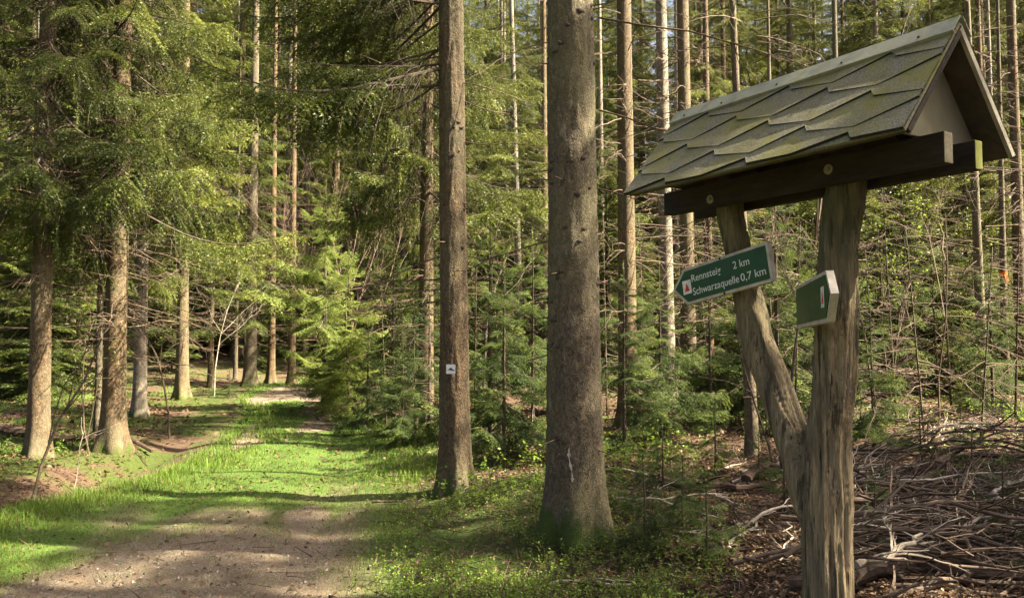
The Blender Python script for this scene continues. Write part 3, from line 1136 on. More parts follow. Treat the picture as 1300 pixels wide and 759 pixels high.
def dead_mesh(seed, z0, z1, n, lmin, lmax, mat='twig', r=0.12):
    rg = np.random.default_rng(seed)
    mb = MB()
    for i in range(n):
        z = rg.uniform(z0, z1)
        az = rg.uniform(0, 2 * math.pi)
        dead_branch(mb, np.array([math.cos(az) * r, math.sin(az) * r, z]), az, rg.uniform(lmin, lmax), rg)
    return mb.mesh("dead_branches", [M[mat]])


DEAD = [dead_mesh(400 + i, 1.2, 7.5, 75, 0.4, 1.9) for i in range(4)]


def trunk_mesh(name, H, r, mat, seed, lean=(0, 0), sides=20, flare=0.5, bow=0.0, knots=0):
    """round tapered stem with a lobed flaring foot; tone darkens knots"""
    rg = np.random.default_rng(seed)
    zs = np.concatenate([np.linspace(-0.35, 0.0, 3), np.linspace(0.06, 1.2, 14), np.linspace(1.4, min(9, H), 46 if knots else 22), np.linspace(9.5, H, 9) if H > 9.5 else []])
    th = np.linspace(0, 2 * np.pi, sides, endpoint=False)
    ph, ph2 = rg.uniform(0, 6), rg.uniform(0, 6)
    lob = rg.integers(4, 6)
    if knots > 30:
        sides = 56
        th = np.linspace(0, 2 * np.pi, sides, endpoint=False)
        zs = np.concatenate([np.linspace(-0.35, 0, 4), np.arange(0.03, 5.6, 0.03), np.linspace(6, H, 12)])
    Z, TT = np.meshgrid(zs, th, indexing='ij')
    taper = np.clip(1 - (Z - 1.3) / (H - 0.5), 0.03, 1.15) ** 0.8
    fl = 1 + np.exp(-np.clip(Z, 0, 9) / 0.22) * flare * (0.75 + 0.65 * np.cos(lob * TT + ph) + 0.25 * np.cos(2 * TT + ph2)) + 0.14 * np.exp(-np.clip(Z, 0, 9) / 0.9)
    rad = r * taper * fl * (1 + 0.05 * (fbm(np.cos(TT) * 1.6 + 9 + seed, Z * 1.2 + np.sin(TT) * 1.6, seed, 3) - 0.5) * 2)
    if knots > 30:
        q_ = fbm(np.cos(TT) * 9 + 40 + seed, Z * 6 + np.sin(TT) * 9, seed + 5, 4) + 0.6 * fbm(np.cos(TT) * 30 + 90, Z * 22 + np.sin(TT) * 30, seed + 9, 2)
        rad = rad + (q_ - 0.8) * 0.035 * min(1, r / 0.2) * 0.8
    cx = lean[0] * Z + bow * np.sin(np.clip(Z, 0, 99) * 0.35)
    cy = lean[1] * Z
    V = np.stack([cx + np.cos(TT) * rad, cy + np.sin(TT) * rad, Z], -1).reshape(-1, 3)
    n = len(zs)
    i = np.arange(n - 1)[:, None] * sides
    j = np.arange(sides)[None]
    jn = (j + 1) % sides
    Qd = np.stack([i + j, i + jn, i + sides + jn, i + sides + j], -1).reshape(-1, 4)
    mb = MB()
    mb.add(V, None, Qd, 0.0, 0)
    if knots:
        knots_into(mb, 0.7, 6.0, r, seed + 3, knots, lean, H)
    return mb.mesh(name, [M[mat], M['scar'], M['twig']], True)


def knots_into(mb, H0, H1, r, seed, n, lean=(0, 0), Htot=22, stub=0.5):
    """dark branch scars in loose whorls, some with a short broken stub"""
    rg = np.random.default_rng(seed)
    whorls = np.sort(rg.uniform(H0, H1, max(3, n // 4)))
    for k in range(n):
        z = whorls[rg.integers(len(whorls))] + rg.normal() * 0.05
        a = rg.uniform(0, 2 * math.pi)
        rr_ = r * max(0.05, 1 - (z - 1.3) / (Htot - 0.5)) ** 0.8 * (1 + 0.14 * math.exp(-z / 0.9))
        c = np.array([lean[0] * z + math.cos(a) * rr_ * 0.985, lean[1] * z + math.sin(a) * rr_ * 0.985, z])
        o = np.array([math.cos(a), math.sin(a), 0.0])
        tg = np.array([-math.sin(a), math.cos(a), 0.0])
        w, h = rg.uniform(0.018, 0.05) * min(1, r / 0.2), rg.uniform(0.011, 0.026)
        m_ = 10
        an = np.linspace(0, 2 * np.pi, m_, endpoint=False)
        ring0 = c + tg * np.cos(an)[:, None] * w + UP * np.sin(an)[:, None] * h
        # follow the stem's curvature
        ring0 -= o * (np.cos(an)[:, None] * w) ** 2 / (2 * rr_)
        ring1 = c + o * 0.013 + tg * np.cos(an)[:, None] * w * 0.45 + UP * np.sin(an)[:, None] * h * 0.5
        V = np.concatenate([ring0, ring1, [c + o * 0.009]])
        Qd = [(q, (q + 1) % m_, m_ + (q + 1) % m_, m_ + q) for q in range(m_)]
        mb.add(V, [(2 * m_, m_ + q, m_ + (q + 1) % m_) for q in range(m_)], Qd, 0.3, 1)
        if rg.random() < stub:
            l = rg.uniform(0.02, 0.22)
            prisms(mb, [c], [c + nrm(o + UP * rg.uniform(-0.3, 0.2)) * l], 0.006, 0.003, rg.uniform(0.1, 0.7), 2)


M['scar'] = simple("dark_branch_scar", [(0.3, (0.020, 0.014, 0.010)), (0.7, (0.07, 0.05, 0.036))], 30, bstr=0.6)


def tree(name, label, cat, x, y, group=None, z=None, rot=0.0, scale=1.0):
    o = mkobj(name, None, None, (x, y, gz(x, y) if z is None else z), (0, 0, rot), (scale,) * 3)
    return tag(o, label, cat, group)


# ------------------------------------------------------------------ named trees
def base_px(px, py):
    return ground(px, py)


def hero(px, py, wpx, label, bark_, crown=None, dead=None, lean=(0, 0), H=22, knots=0, crown_rot=0.0, crown_s=1.0, seed=1, flare=0.5, crown_z=0.0, depth=None, cat="spruce tree", name="spruce_tree"):
    if depth is None:
        p = base_px(px, py)
    else:
        x = at_depth(px, depth)
        p = np.array([x, depth, gz(x, depth)])
    r = wpx / 1000 * p[1] / 2 * 0.84
    o = tree(name, label, cat, p[0], p[1], z=p[2])
    mkobj("trunk", trunk_mesh("trunk", H, r, bark_, seed, lean, 28 if r > 0.12 else 14, flare, 0.0, knots), o)
    if crown is not None:
        mkobj("crown", crown, o, (lean[0] * 6, lean[1] * 6, crown_z), (0, 0, crown_rot), (crown_s,) * 3)
    if dead is not None:
        mkobj("dead_branches", dead, o, None, (0, 0, crown_rot + 1.0), (1, 1, 1))
    return o, p, r


# near right of the path: the tree that carries the white way mark
tA, pA, rA = hero(578, 622, 42, "red-brown spruce trunk carrying a small white trail marker, beside the path", 'bark_red', CROWN_DENSE, None, (-0.012, 0), 23, 40, seed=21, flare=0.40, crown_z=1.6)
tB, pB, rB = hero(731, 668, 76, "thickest grey-brown spruce trunk, mossy at its foot, with a pale resin streak", 'bark_grey', CROWN_HIGH[1], None, (-0.006, 0), 25, 90, seed=22, flare=0.36)
# trail marker on A
toC = nrm(np.array([0 - pA[0], 0 - pA[1], 0]))
zmk = 1.6 + (430 - 468) / 1000 * pA[1] - pA[2]
tilt = math.atan2(toC[1], toC[0]) - 0.22
rloc = rA * (1 - (zmk - 1.3) / 22.5) ** 0.8 * (1 + 0.14 * math.exp(-zmk / 0.9)) + 0.011
nv = np.array([math.cos(tilt), math.sin(tilt), 0])
tv = np.array([-nv[1], nv[0], 0])
c0 = np.array([-0.012 * zmk, 0, zmk]) + nv * rloc
hw_ = 0.046
mb = MB()
mb.add([c0 - tv * hw_ - UP * hw_, c0 + tv * hw_ - UP * hw_, c0 + tv * hw_ + UP * hw_, c0 - tv * hw_ + UP * hw_], None, [(0, 1, 2, 3)], 0.5, 0)
mb.add([q - nv * 0.02 for q in (c0 - tv * hw_ - UP * hw_, c0 + tv * hw_ - UP * hw_, c0 + tv * hw_ + UP * hw_, c0 - tv * hw_ + UP * hw_)], None, [(3, 2, 1, 0)], 0.5, 0)
e0 = c0 + nv * 0.002
mb.add([e0 + tv * a_ * hw_ + UP * b_ * hw_ for a_, b_ in ((-0.85, -0.12), (0.85, -0.40), (0.85, -0.20), (0.35, 0.02), (0.15, 0.28), (-0.10, 0.30), (-0.30, 0.06))], [(0, 1, 2), (0, 2, 3), (0, 3, 6), (3, 4, 6), (4, 5, 6)], None, 0.5, 1)
M['enamel'] = simple("white_marker_plate", [(0.3, (0.62, 0.62, 0.62)), (0.7, (0.78, 0.78, 0.80))], 20, rough=0.4, bstr=0)
M['ink'] = simple("dark_marker_drawing", [(0.3, (0.03, 0.035, 0.035)), (0.7, (0.07, 0.07, 0.065))], 20, bstr=0)
mkobj("trail_marker", mb.mesh("trail_marker", [M['enamel'], M['ink']]), tA)
# resin streak on B
toC = nrm(np.array([-pB[0], -pB[1], 0]))
a0 = math.atan2(toC[1], toC[0]) - 0.16
mb = MB()
rg = np.random.default_rng(4)
zs = np.linspace(0.44, 0.68, 22)
Ll, Rr = [], []
for z_ in zs:
    rl = rB * (1 - (z_ - 1.3) / 24.5) ** 0.8 * (1 + math.exp(-z_ / 0.22) * 0.36 * 0.8 + 0.14 * math.exp(-z_ / 0.9)) + 0.012
    w_ = max(0.0008, 0.011 * abs(math.sin(z_ * 37)) * rg.uniform(0.2, 1.3))
    aa = a0 + 0.06 * math.sin(z_ * 17)
    for lst, s_ in ((Ll, -1), (Rr, 1)):
        lst.append((math.cos(aa + s_ * w_ / rl) * rl, math.sin(aa + s_ * w_ / rl) * rl, z_))
mb.add(Ll + Rr, None, [(i, i + 1, len(zs) + i + 1, len(zs) + i)[::-1] for i in range(len(zs) - 1)])
M['resin'] = simple("dried_white_resin", [(0.3, (0.20, 0.18, 0.15)), (0.7, (0.46, 0.43, 0.39))], 40, rough=0.6, bstr=0.4)
mkobj("resin_streak", mb.mesh("resin_streak", [M['resin']]), tB)

# drooping live low branches on tree A's path side, shade put in as darker tone
rg = np.random.default_rng(8)
mb = MB()
for k in range(26):
    z_ = rg.uniform(4.1, 6.8)
    az_ = rg.uniform(2.3, 3.7)
    place_branch(mb, HI[rg.integers(len(HI))], (-0.012 * z_, 0, z_), az_, rg.uniform(-0.15, 0.15), rg.uniform(0.8, 1.3), rg, -0.15)
mkobj("low_branches", mb.mesh("low_branches", [M['needle'], M['wood']]), tA)
for z_, az_, L_ in ((3.95, 0.5, 1.2), (4.1, -0.4, 1.0), (3.5, -0.15, 0.9), (2.7, 3.3, 0.7), (4.4, 2.9, 1.7), (2.35, 2.7, 1.8), (2.1, 3.0, 1.6), (1.9, 2.4, 1.5), (2.0, 3.3, 1.3)):
    mb = MB()
    dead_branch(mb, np.array([math.cos(az_) * 0.13 - 0.012 * z_, math.sin(az_) * 0.13, z_]), az_, L_, rg)
    mkobj("dead_branch", mb.mesh("dead_branch", [M['twig']]), tA)
for z_, az_, L_ in ((3.2, 0.1, 1.3), (3.9, -0.1, 1.9), (2.6, 0.2, 0.7), (2.2, 2.9, 0.9), (3.7, 3.4, 0.6), (1.9, 0.4, 0.6)):
    mb = MB()
    dead_branch(mb, np.array([math.cos(az_) * 0.19, math.sin(az_) * 0.19, z_]), az_, L_, rg, pitch=-0.25)
    mkobj("dead_branch", mb.mesh("dead_branch", [M['twig']]), tB)

E_, MI, HI_C = CROWN_EDGE, CROWN_MID, CROWN_HIGH
HERO = [
    # px, py, width, label, bark, crown, dead, lean, H, seed, depth, crown_rot
    (797, 560, 27, "red-brown spruce trunk just right of the thickest trunk, half behind young spruces", 'bark_red', HI_C[0], DEAD[0], (-0.004, 0), 23, 31, 11.5, 1.0),
    (848, 535, 22, "sunlit spruce trunk with a bright right edge, left of the signpost roof", 'bark_pale', HI_C[1], DEAD[1], (-0.010, 0), 22, 32, 15.0, 2.0),
    (874, 525, 23, "greenish spruce trunk between the bright-edged trunk and the left arrow sign", 'bark_grey', HI_C[0], DEAD[2], (-0.006, 0), 22, 33, 14.2, 4.0),
    (662, 500, 11, "slender pale sunlit trunk between the marked tree and the thickest trunk", 'bark_pale', MI[2], DEAD[3], (-0.026, 0), 20, 34, 22.0, 0.3),
    (692, 480, 12, "slender dark red trunk close to the left edge of the thickest trunk", 'bark_red', HI_C[1], DEAD[0], (-0.002, 0), 20, 35, 24.0, 2.6),
    (953, 613, 16, "thin dark trunk standing behind the left fork of the signpost", 'bark_thin', None, DEAD[2], (-0.030, 0), 9, 36, 8.9, 0.5),
    (1246, 545, 14, "thin olive-brown trunk below the right end of the roof", 'bark_thin', None, DEAD[1], (-0.012, 0.0), 11, 37, 14.0, 1.5),
    (1274, 525, 10, "thin trunk with orange ribbon tied round it", 'bark_thin', None, DEAD[3], (0.010, 0.0), 10, 38, 15.5, 5.0),
    (1296, 500, 17, "orange-brown spruce trunk cut by the right edge of the picture", 'bark_red', HI_C[0], DEAD[2], (0, 0), 22, 39, 16.5, 3.0),
    (541, 500, 22, "brown trunk under dark hanging boughs just left of the marked tree", 'bark_red', E_[1], DEAD[0], (0, 0), 21, 40, 14.0, 1.1, 0.5),
    (765, 480, 11, "pale thin trunk showing just right of the thickest trunk", 'bark_pale', MI[0], DEAD[1], (-0.004, 0), 20, 41, 26.0, 2.2),
    (48, 582, 28, "dark leaning spruce trunk behind the two crooked saplings at far left", 'bark_red', E_[0], DEAD[0], (-0.006, 0), 22, 51, None, 0.4),
    (143, 571, 31, "stout brown spruce trunk at the ditch, on a bank of bare earth", 'bark_red', E_[1], DEAD[1], (0.000, 0), 23, 52, None, 2.0),
    (123, 560, 9, "thin dark stem touching the left side of the stout trunk by the ditch", 'bark_thin', None, DEAD[3], (-0.002, 0), 10, 53, None, 1.0),
    (177, 529, 18, "brightest sunlit pale spruce trunk left of the path", 'bark_pale', E_[2], DEAD[2], (-0.006, 0), 22, 54, None, 4.2),
    (231, 507, 17, "grey spruce trunk with a thick green mossy foot, left of the path", 'bark_grey', MI[0], DEAD[3], (-0.010, 0), 22, 55, None, 1.2),
    (267, 493, 8, "thin reddish trunk with many dry side twigs beside the mossy-footed tree", 'bark_red', None, DEAD[0], (0, 0), 12, 56, None, 5.2),
    (317, 491, 18, "straight dark trunk at the far bend of the path", 'bark_grey', MI[1], DEAD[1], (0, 0), 23, 57, None, 3.2),
    (344, 487, 11, "slim dark trunk second from the left at the far bend of the path", 'bark_red', HI_C[0], DEAD[2], (-0.002, 0), 22, 58, None, 2.2),
    (370, 489, 11, "slim trunk with a flared pale foot at the far path bend", 'bark_red', HI_C[1], DEAD[3], (-0.004, 0), 22, 59, None, 0.2),
    (66, 480, 10, "pale broken-looking trunk far behind the dark leaning trunk at left", 'bark_pale', MI[2], DEAD[0], (-0.06, 0), 18, 60, 24.0, 0.9),
    (300, 478, 6, "very thin dark stem left of the straight trunk at the bend", 'bark_thin', None, DEAD[1], (0, 0), 13, 61, 30.0, 0.9),
]
taken = [(pA[0], pA[1]), (pB[0], pB[1])]
for (px, py, w, lab, bk, cr, dd, ln, H, sd, dep, crot, *cz) in HERO:
    thin = cr is None
    o, p, r = hero(px, py, w, lab, bk, cr, dd, ln, H, 18 if (dep or 20) < 16 else 0, crot, 1.0, sd, 0.30 if thin else 0.55, cz[0] if cz else 0.0, depth=dep, cat="thin tree" if thin else "spruce tree", name="thin_tree" if thin else "spruce_tree")
    taken.append((p[0], p[1]))
    if "orange ribbon" in lab:
        zr = 1.6 + (430 - 349) / 1000 * p[1] - p[2]
        mb = MB()
        tube(mb, [(0.010 * zr, 0, zr - 0.05), (0.010 * zr, 0, zr + 0.05)], [r * 1.12, r * 1.10], 14)
        mb.add([(0.01 * zr - 0.03, -r * 1.2, zr), (0.01 * zr + 0.03, -r * 1.2, zr), (0.01 * zr + 0.05, -r * 1.5, zr - 0.14), (0.01 * zr + 0.0, -r * 1.6, zr - 0.16)], None, [(0, 1, 2, 3)])
        M['ribbon'] = simple("orange_ribbon", [(0.3, (0.60, 0.10, 0.015)), (0.7, (0.75, 0.16, 0.03))], 10, rough=0.6, bstr=0)
        mkobj("ribbon", mb.mesh("ribbon", [M['ribbon']]), o)

# ------------------------------------------------------------------ forest behind
brg = np.random.default_rng(2024)
TR = [trunk_mesh("trunk", 22, 0.15, mt_, 70 + i, (0, 0), 12, 0.5) for i, mt_ in enumerate(('bark_red', 'bark_grey', 'bark_pale', 'bark_red'))]
CR = [MI[0], MI[1], MI[2], MI[1], HI_C[0], HI_C[1]]
nbg = 0
for k in range(6000):
    y = 15 + 55 * brg.random() ** 0.60
    x = brg.uniform(-0.80, 0.80) * y + brg.uniform(-2, 2)
    if abs(x) > 62 or nbg >= 292:
        continue
    mind = 3.9 if y < 34 else 2.1
    if min((x - a_) ** 2 + (y - b_) ** 2 for a_, b_ in taken) < mind ** 2:
        continue
    if abs(x - pathx(y)) < 2.4:
        continue
    # keep the bright clearing right of centre and around the far bend open
    if y < 20.5 and (-0.22 * y < x < 0.66 * y) or y < 19 and (-0.50 * y < x < 0.62 * y):
        continue
    if y < 24 and abs(x - pathx(y)) < 3.6:
        continue
    # keep the glade in front of the middle of the picture light
    if y < 27 and -0.26 * y < x < 0.1 * y and brg.random() < 0.7:
        continue
    taken.append((x, y))
    nbg += 1
    side_ = "left of the path" if x < pathx(y) else ("behind the signpost" if x > 0.13 * y else "in the middle, right of the path")
    far_ = "far back" if y > 38 else "standing"
    i = brg.integers(4)
    o = tree("background_spruce", f"tall spruce {far_} in the dense wood {side_}", "spruce tree", x, y, f"spruces {far_} in the wood {side_}", rot=brg.uniform(0, 6.28), scale=brg.uniform(0.85, 1.15) * (1.4 if y > 46 else 1.25 if y > 33 else 1))
    mkobj("trunk", TR[i], o, None, None, (brg.uniform(0.7, 1.25),) * 2 + (1,))
    mkobj("crown", CROWN_FAR[brg.integers(2)] if y > 33 else CR[brg.integers(len(CR))], o)
    if y < 45:
        mkobj("dead_branches", DEAD[brg.integers(4)], o)

# tall spruces added out of view to shade the signpost and the near ground
for (x, y, c_, s_) in ((6.2, 0.4, 0, 0.9), (8.8, 3.0, 1, 1.0), (14.6, 5.6, 0, 0.95), (12.2, 1.2, 1, 1.0), (12.6, 4.6, 0, 1.05), (13.2, 7.2, 1, 0.8), (10.2, 6.6, 0, 0.72), (8.6, 5.6, 0, 1.0), (7.5, 3.9, 1, 0.9), (16.0, 2.6, 0, 1.1), (16.6, 5.8, 1, 1.1), (7.6, -3.2, 1, 1.0), (20.0, 3.8, 0, 1.15), (12.5, -2.4, 0, 1.0)):
    o = tree("shading_spruce", "tall unseen spruce added right of the signpost to shade the near ground", "spruce tree", x, y, "unseen spruces added to shade the signpost", rot=x * 3.0, scale=s_)
    mkobj("trunk", TR[c_], o)
    mkobj("crown", CROWN_FAR[c_] if (x, y) in ((12.2, 1.2), (8.6, 5.6)) else CROWN_SHADE[c_], o)

# ------------------------------------------------------------------ young spruces
def young_mesh(H, rmax, seed, hi=True, step=None, tilt=0.15):
    rg = np.random.default_rng(seed)
    mb = MB()
    lib = YB if hi else YL
    tube(mb, [(0, 0, -0.1), (0.01, 0, H * 0.5), (0, 0.01, H)], [0.010 * H + 0.004, 0.007 * H + 0.003, 0.002], 6, 0.4, 1)
    z = 0.04 * H + 0.03
    step = step or H / 62
    a = rg.uniform(0, 6)
    while z < H * 0.97:
        f = z / H
        r = max(0.07, rmax * (1 - f) ** 0.7 * rg.uniform(0.35, 1.35) * min(1, 0.7 + f * 1.5))
        if fbm(z * 1.7 / H * 4 + seed, np.cos(a) * 1.5 + seed, seed, 2) < 0.36:
            a += 2.4
            z += step * 0.5
            continue
        a += 2.4 + rg.uniform(-0.5, 0.5)
        place_branch(mb, lib[rg.integers(len(lib))], (0, 0, z), a, rg.uniform(-0.40, 0.35) + 0.7 * f * f, r, rg, rg.uniform(-0.15, 0.1))
        z += step * rg.uniform(0.5, 1.5)
    needles(mb, [(0, 0, H * 0.85), (0, 0, H * 0.95)], [(0, 0, H * 0.95), (0, 0, H * 1.04)], 0.8, 0.01, 0.03, 0.005, rg, 0)
    return mb


def young(me_, label, x, y, s=1.0, rot=0.0, group=None, crown_only=None):
    o = tree("young_spruce", label, "young spruce", x, y, group, rot=rot, scale=s)
    mkobj("crown", me_, o)
    return o


YM = [young_mesh(2.6, 1.05, 500 + i).mesh("crown", [M['young'], M['wood']]) for i in range(2)]
YBIG = [young_mesh(5.0, 1.7, 510 + i, False, 0.05).mesh("crown", [M['needle'], M['wood']]) for i in range(2)]
YS = [young_mesh(0.6, 0.34, 520 + i, True, 0.022).mesh("crown", [M['young'], M['wood']]) for i in range(2)]
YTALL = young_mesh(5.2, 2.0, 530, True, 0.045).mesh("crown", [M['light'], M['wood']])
YTALL2 = young_mesh(5.2, 1.5, 531, True, 0.05).mesh("crown", [M['needle'], M['wood']])

for (px, dep, k, s, lab) in (
    (640, 9.6, 0, 0.92, "dark young spruce between the marked trunk and the thickest trunk, at left"),
    (676, 10.3, 1, 1.05, "dark young spruce between the marked trunk and the thickest trunk, at right"),
    (622, 11.8, 1, 1.20, "taller young spruce filling the gap behind the marked trunk"),
    (792, 9.2, 1, 0.85, "dark young spruce right of the thickest trunk, before the red-brown trunk"),
    (838, 10.4, 0, 0.90, "young spruce at the feet of the bright-edged trunk"),
    (900, 11.2, 1, 0.85, "young spruce below the left arrow sign, behind the brush"),
    (512, 11.6, 0, 0.62, "low yellow-tipped young spruce beside the sunny verge of the path"),
    (468, 13.2, 1, 0.72, "bushy low young spruce at the right edge of the path"),
    (545, 12.6, 1, 0.95, "young spruce half behind the marked trunk on its left"),
    (500, 15.2, 0, 1.35, "young spruce with dead twigs, left of the brown half-hidden trunk"),
    (1105, 9.0, 0, 0.70, "young spruce right of the signpost post, behind the brush pile"),
    (950, 13.2, 0, 1.25, "taller young spruce behind the thin dark trunk"),
    (720, 14.0, 0, 1.3, "young spruce hidden behind the thickest trunk"),
    (560, 17.5, 1, 1.5, "sunlit young spruce behind the marked trunk"),
    (1150, 15.5, 0, 1.5, "sunlit young spruce under the right end of the roof"),
):
    young(YM[k], lab, at_depth(px, dep), dep, s, px * 0.37)
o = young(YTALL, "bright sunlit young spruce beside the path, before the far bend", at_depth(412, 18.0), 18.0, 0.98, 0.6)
o = young(YTALL2, "tall young spruce right of the bright one, partly in shade", at_depth(478, 23.5), 23.5, 1.15, 2.6)
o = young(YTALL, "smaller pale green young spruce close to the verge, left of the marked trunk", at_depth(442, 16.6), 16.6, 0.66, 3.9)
young(YS[0], "seedling spruce on a thin stem in the bottom foreground left of the signpost", at_depth(893, 5.1), 5.1, 0.95, 0.3)
young(YS[1], "seedling spruce close behind the signpost post at its left side", at_depth(992, 6.0), 6.0, 0.85, 1.3)
young(YS[0], "seedling spruce in the right foreground corner", at_depth(1268, 4.9), 4.9, 1.0, 2.3)
young(YS[1], "seedling spruce at the right edge of the brush pile", at_depth(1296, 5.9), 5.9, 1.1, 4.3)
young(YS[1], "pale seedling spruce on the left bank at the far bend", at_depth(293, 21.5), 21.5, 1.3, 3.3)
for k, (px, dep) in enumerate(((1120, 6.2), (1165, 7.4), (1230, 6.6), (1215, 8.6), (960, 7.4), (905, 7.9), (840, 6.9), (865, 5.6), (1105, 5.0), (1010, 8.6), (815, 5.4))):
    young(YS[k % 2], "knee-high spruce seedling among the dead branches around the signpost", at_depth(px, dep), dep, 0.7 + 0.06 * ((k * 7) % 9), k * 1.3, "seedlings among the dead branches")
urg = np.random.default_rng(515)
YU = [young_mesh(3.0, 1.35, 540 + i, True, 0.055).mesh("crown", [M['young'] if i else M['needle'], M['wood']]) for i in range(3)]
for k in range(17):
    px = urg.uniform(1085, 1330) if k % 3 else urg.uniform(880, 1040)
    dep = urg.uniform(10.5, 18.0)
    side_ = "right of the signpost post" if px > 1060 else "seen through the fork of the signpost"
    young(YU[urg.integers(3)], f"irregular bushy young spruce in the thicket {side_}", at_depth(px, dep), dep, urg.uniform(0.45, 1.25), urg.uniform(0, 6), f"thicket spruces {side_}")
nb = 0
for k in range(4000):
    y = brg.uniform(16, 46)
    x = brg.uniform(-0.72, 0.72) * y
    if nb >= 80:
        break
    if (y < 21.5 and -6 < x < 5) or abs(x - pathx(y)) < 2.6 or (x < pathx(y) and y < 30 and brg.random() < 0.75):
        continue
    if min((x - a_) ** 2 + (y - b_) ** 2 for a_, b_ in taken) < 1.3 ** 2:
        continue
    taken.append((x, y))
    nb += 1
    side_ = "left of the path" if x < pathx(y) else ("behind the signpost" if x > 0.13 * y else "in the middle of the wood")
    young(YBIG[brg.integers(2)], f"bushy young spruce growing among the trunks {side_}", x, y, brg.uniform(0.6, 1.5), brg.uniform(0, 6), f"young spruces among the trunks {side_}")

# ------------------------------------------------------------------ bare saplings and shrubs
def shrub(mb, p, d, L, r, rg, depth, mat, spread=0.5, leaf=None, tone=0.5, upb=0.25):
    n = 4
    pts = [np.array(p, float)]
    d = nrm(np.array(d, float))
    for i in range(n):
        d = nrm(d + rg.standard_normal(3) * 0.13 + UP * 0.04 * upb)
        pts.append(pts[-1] + d * L / n)
    pts = np.array(pts)
    tt = np.linspace(0, 1, n + 1)
    rad = r * (1 - 0.55 * tt)
    if r > 0.008:
        tube(mb, pts, rad, 7, tone, mat, cap=False)
    else:
        prisms(mb, pts[:-1], pts[1:], rad[:-1], rad[1:], tone, mat)
    if depth <= 0:
        if leaf is not None:
            for _ in range(leaf[1]):
                u = rg.random()
                c = pts[0] + (pts[-1] - pts[0]) * u + rg.standard_normal(3) * 0.03
                leafquad(mb, c, rg.uniform(0.014, 0.032), rg, leaf[0], rg.uniform(0, 0.7))
        return
    k = rg.integers(3, 6)
    for j in range(k):
        u = rg.uniform(0.3, 1.0)
        i = min(n - 1, int(u * n))
        c = pts[i] + (pts[i + 1] - pts[i]) * (u * n - i)
        dd = nrm(d + rg.standard_normal(3) * spread + UP * upb)
        shrub(mb, c, dd, L * rg.uniform(0.4, 0.7), max(0.0016, r * 0.5 * (1.1 - 0.5 * u)), rg, depth - 1, mat, spread, leaf, tone, upb)


def leafquad(mb, c, s, rg, mat, tone=None):
    d = nrm(rg.standard_normal(3) * np.array([1, 1, 0.45]))
    w = nrm(np.cross(d, UP + rg.standard_normal(3) * 0.4)) * s * 0.55
    mb.add([c, c + d * s + w, c + d * 2 * s, c + d * s - w], None, [(0, 1, 2, 3)], rg.random() if tone is None else tone, mat)


def sapling(name, label, cat, px, dep, stems, mats, seed, leaf=None, spread=0.5, depth=2, group=None):
    rg = np.random.default_rng(seed)
    x = at_depth(px, dep)
    mb = MB()
    for (dx, dy, L, r) in stems:
        shrub(mb, (rg.normal() * 0.04, rg.normal() * 0.04, -0.05), (dx, dy, 1), L, r, rg, depth, 0, spread, leaf, rg.uniform(0.3, 0.7))
    o = mkobj(name, mb.mesh(name, [M[q] for q in mats]), None, (x, dep, gz(x, dep)))
    return tag(o, label, cat, group)


sapling("bare_shrub", "bare pinkish-brown shrub with fanned fine twigs above the bright young spruce", "shrub", 440, 19.4, [(rx, 0.1, 4.6, 0.011) for rx in (-0.30, -0.2, -0.12, -0.04, 0.04, 0.12, 0.22, 0.3)], ['twig_pink'], 61, None, 0.24, 3)
sapling("bare_sapling", "crooked greenish sapling leaning right at the far left edge", "sapling", 8, 7.6, [(0.10, 0.05, 2.0, 0.022)], ['bark_thin', 'leaf'], 62, None, 0.6)
sapling("bare_sapling", "forked grey sapling beside the crooked one at far left", "sapling", 34, 7.9, [(0.16, 0.0, 1.9, 0.018)], ['bark_thin', 'leaf'], 63, (1, 2), 0.6)
sapling("bare_sapling", "slim dark sapling leaning left over the ditch bank", "sapling", 220, 13.0, [(-0.22, 0.0, 1.9, 0.020)], ['twig', 'leaf'], 64, None, 0.5)
sapling("bare_sapling", "leaning thin stick sapling before the ditch", "sapling", 102, 9.6, [(-0.25, 0.0, 0.8, 0.008)], ['twig_pale'], 65, None, 0.5, 1)
sapling("leafy_sapling", "small leafy sapling touching the stout trunk by the ditch", "sapling", 118, 11.0, [(0.05, 0.0, 1.7, 0.014), (-0.15, 0, 1.3, 0.01)], ['bark_thin', 'leaf'], 66, (1, 4), 0.6)
sapling("bare_sapling", "dry branchy sapling left of the straight trunk at the bend", "sapling", 275, 22.0, [(0.0, 0.0, 3.4, 0.015)], ['twig_pale'], 67, None, 0.9, 3)
sapling("bare_sapling", "thin sapling with arched twigs between the marked and the thickest trunk", "sapling", 607, 12.5, [(0.02, 0.0, 3.3, 0.028)], ['bark_thin'], 68, None, 0.7, 3)
sapling("bare_sapling", "dark crooked sapling behind the left arrow sign", "sapling", 985, 7.6, [(0.10, 0.0, 1.9, 0.020), (-0.1, 0.1, 1.5, 0.014)], ['twig'], 69, None, 0.7, 3)
sapling("bare_sapling", "fine grey sapling right of the signpost post", "sapling", 1115, 9.8, [(0.0, 0.0, 2.6, 0.018)], ['twig'], 70, None, 0.7, 3)
sapling("bare_sapling", "grey twiggy sapling between the post and the thin olive-brown trunk", "sapling", 1190, 10.5, [(0.05, 0.0, 2.9, 0.014)], ['twig'], 71, None, 0.7, 3)
sapling("leafy_sapling", "fresh leafed sapling right of the signpost post", "sapling", 1135, 13.0, [(0.0, 0.0, 3.0, 0.02), (0.2, 0, 2.4, 0.015)], ['bark_thin', 'leaf'], 72, (1, 6), 0.6, 3)
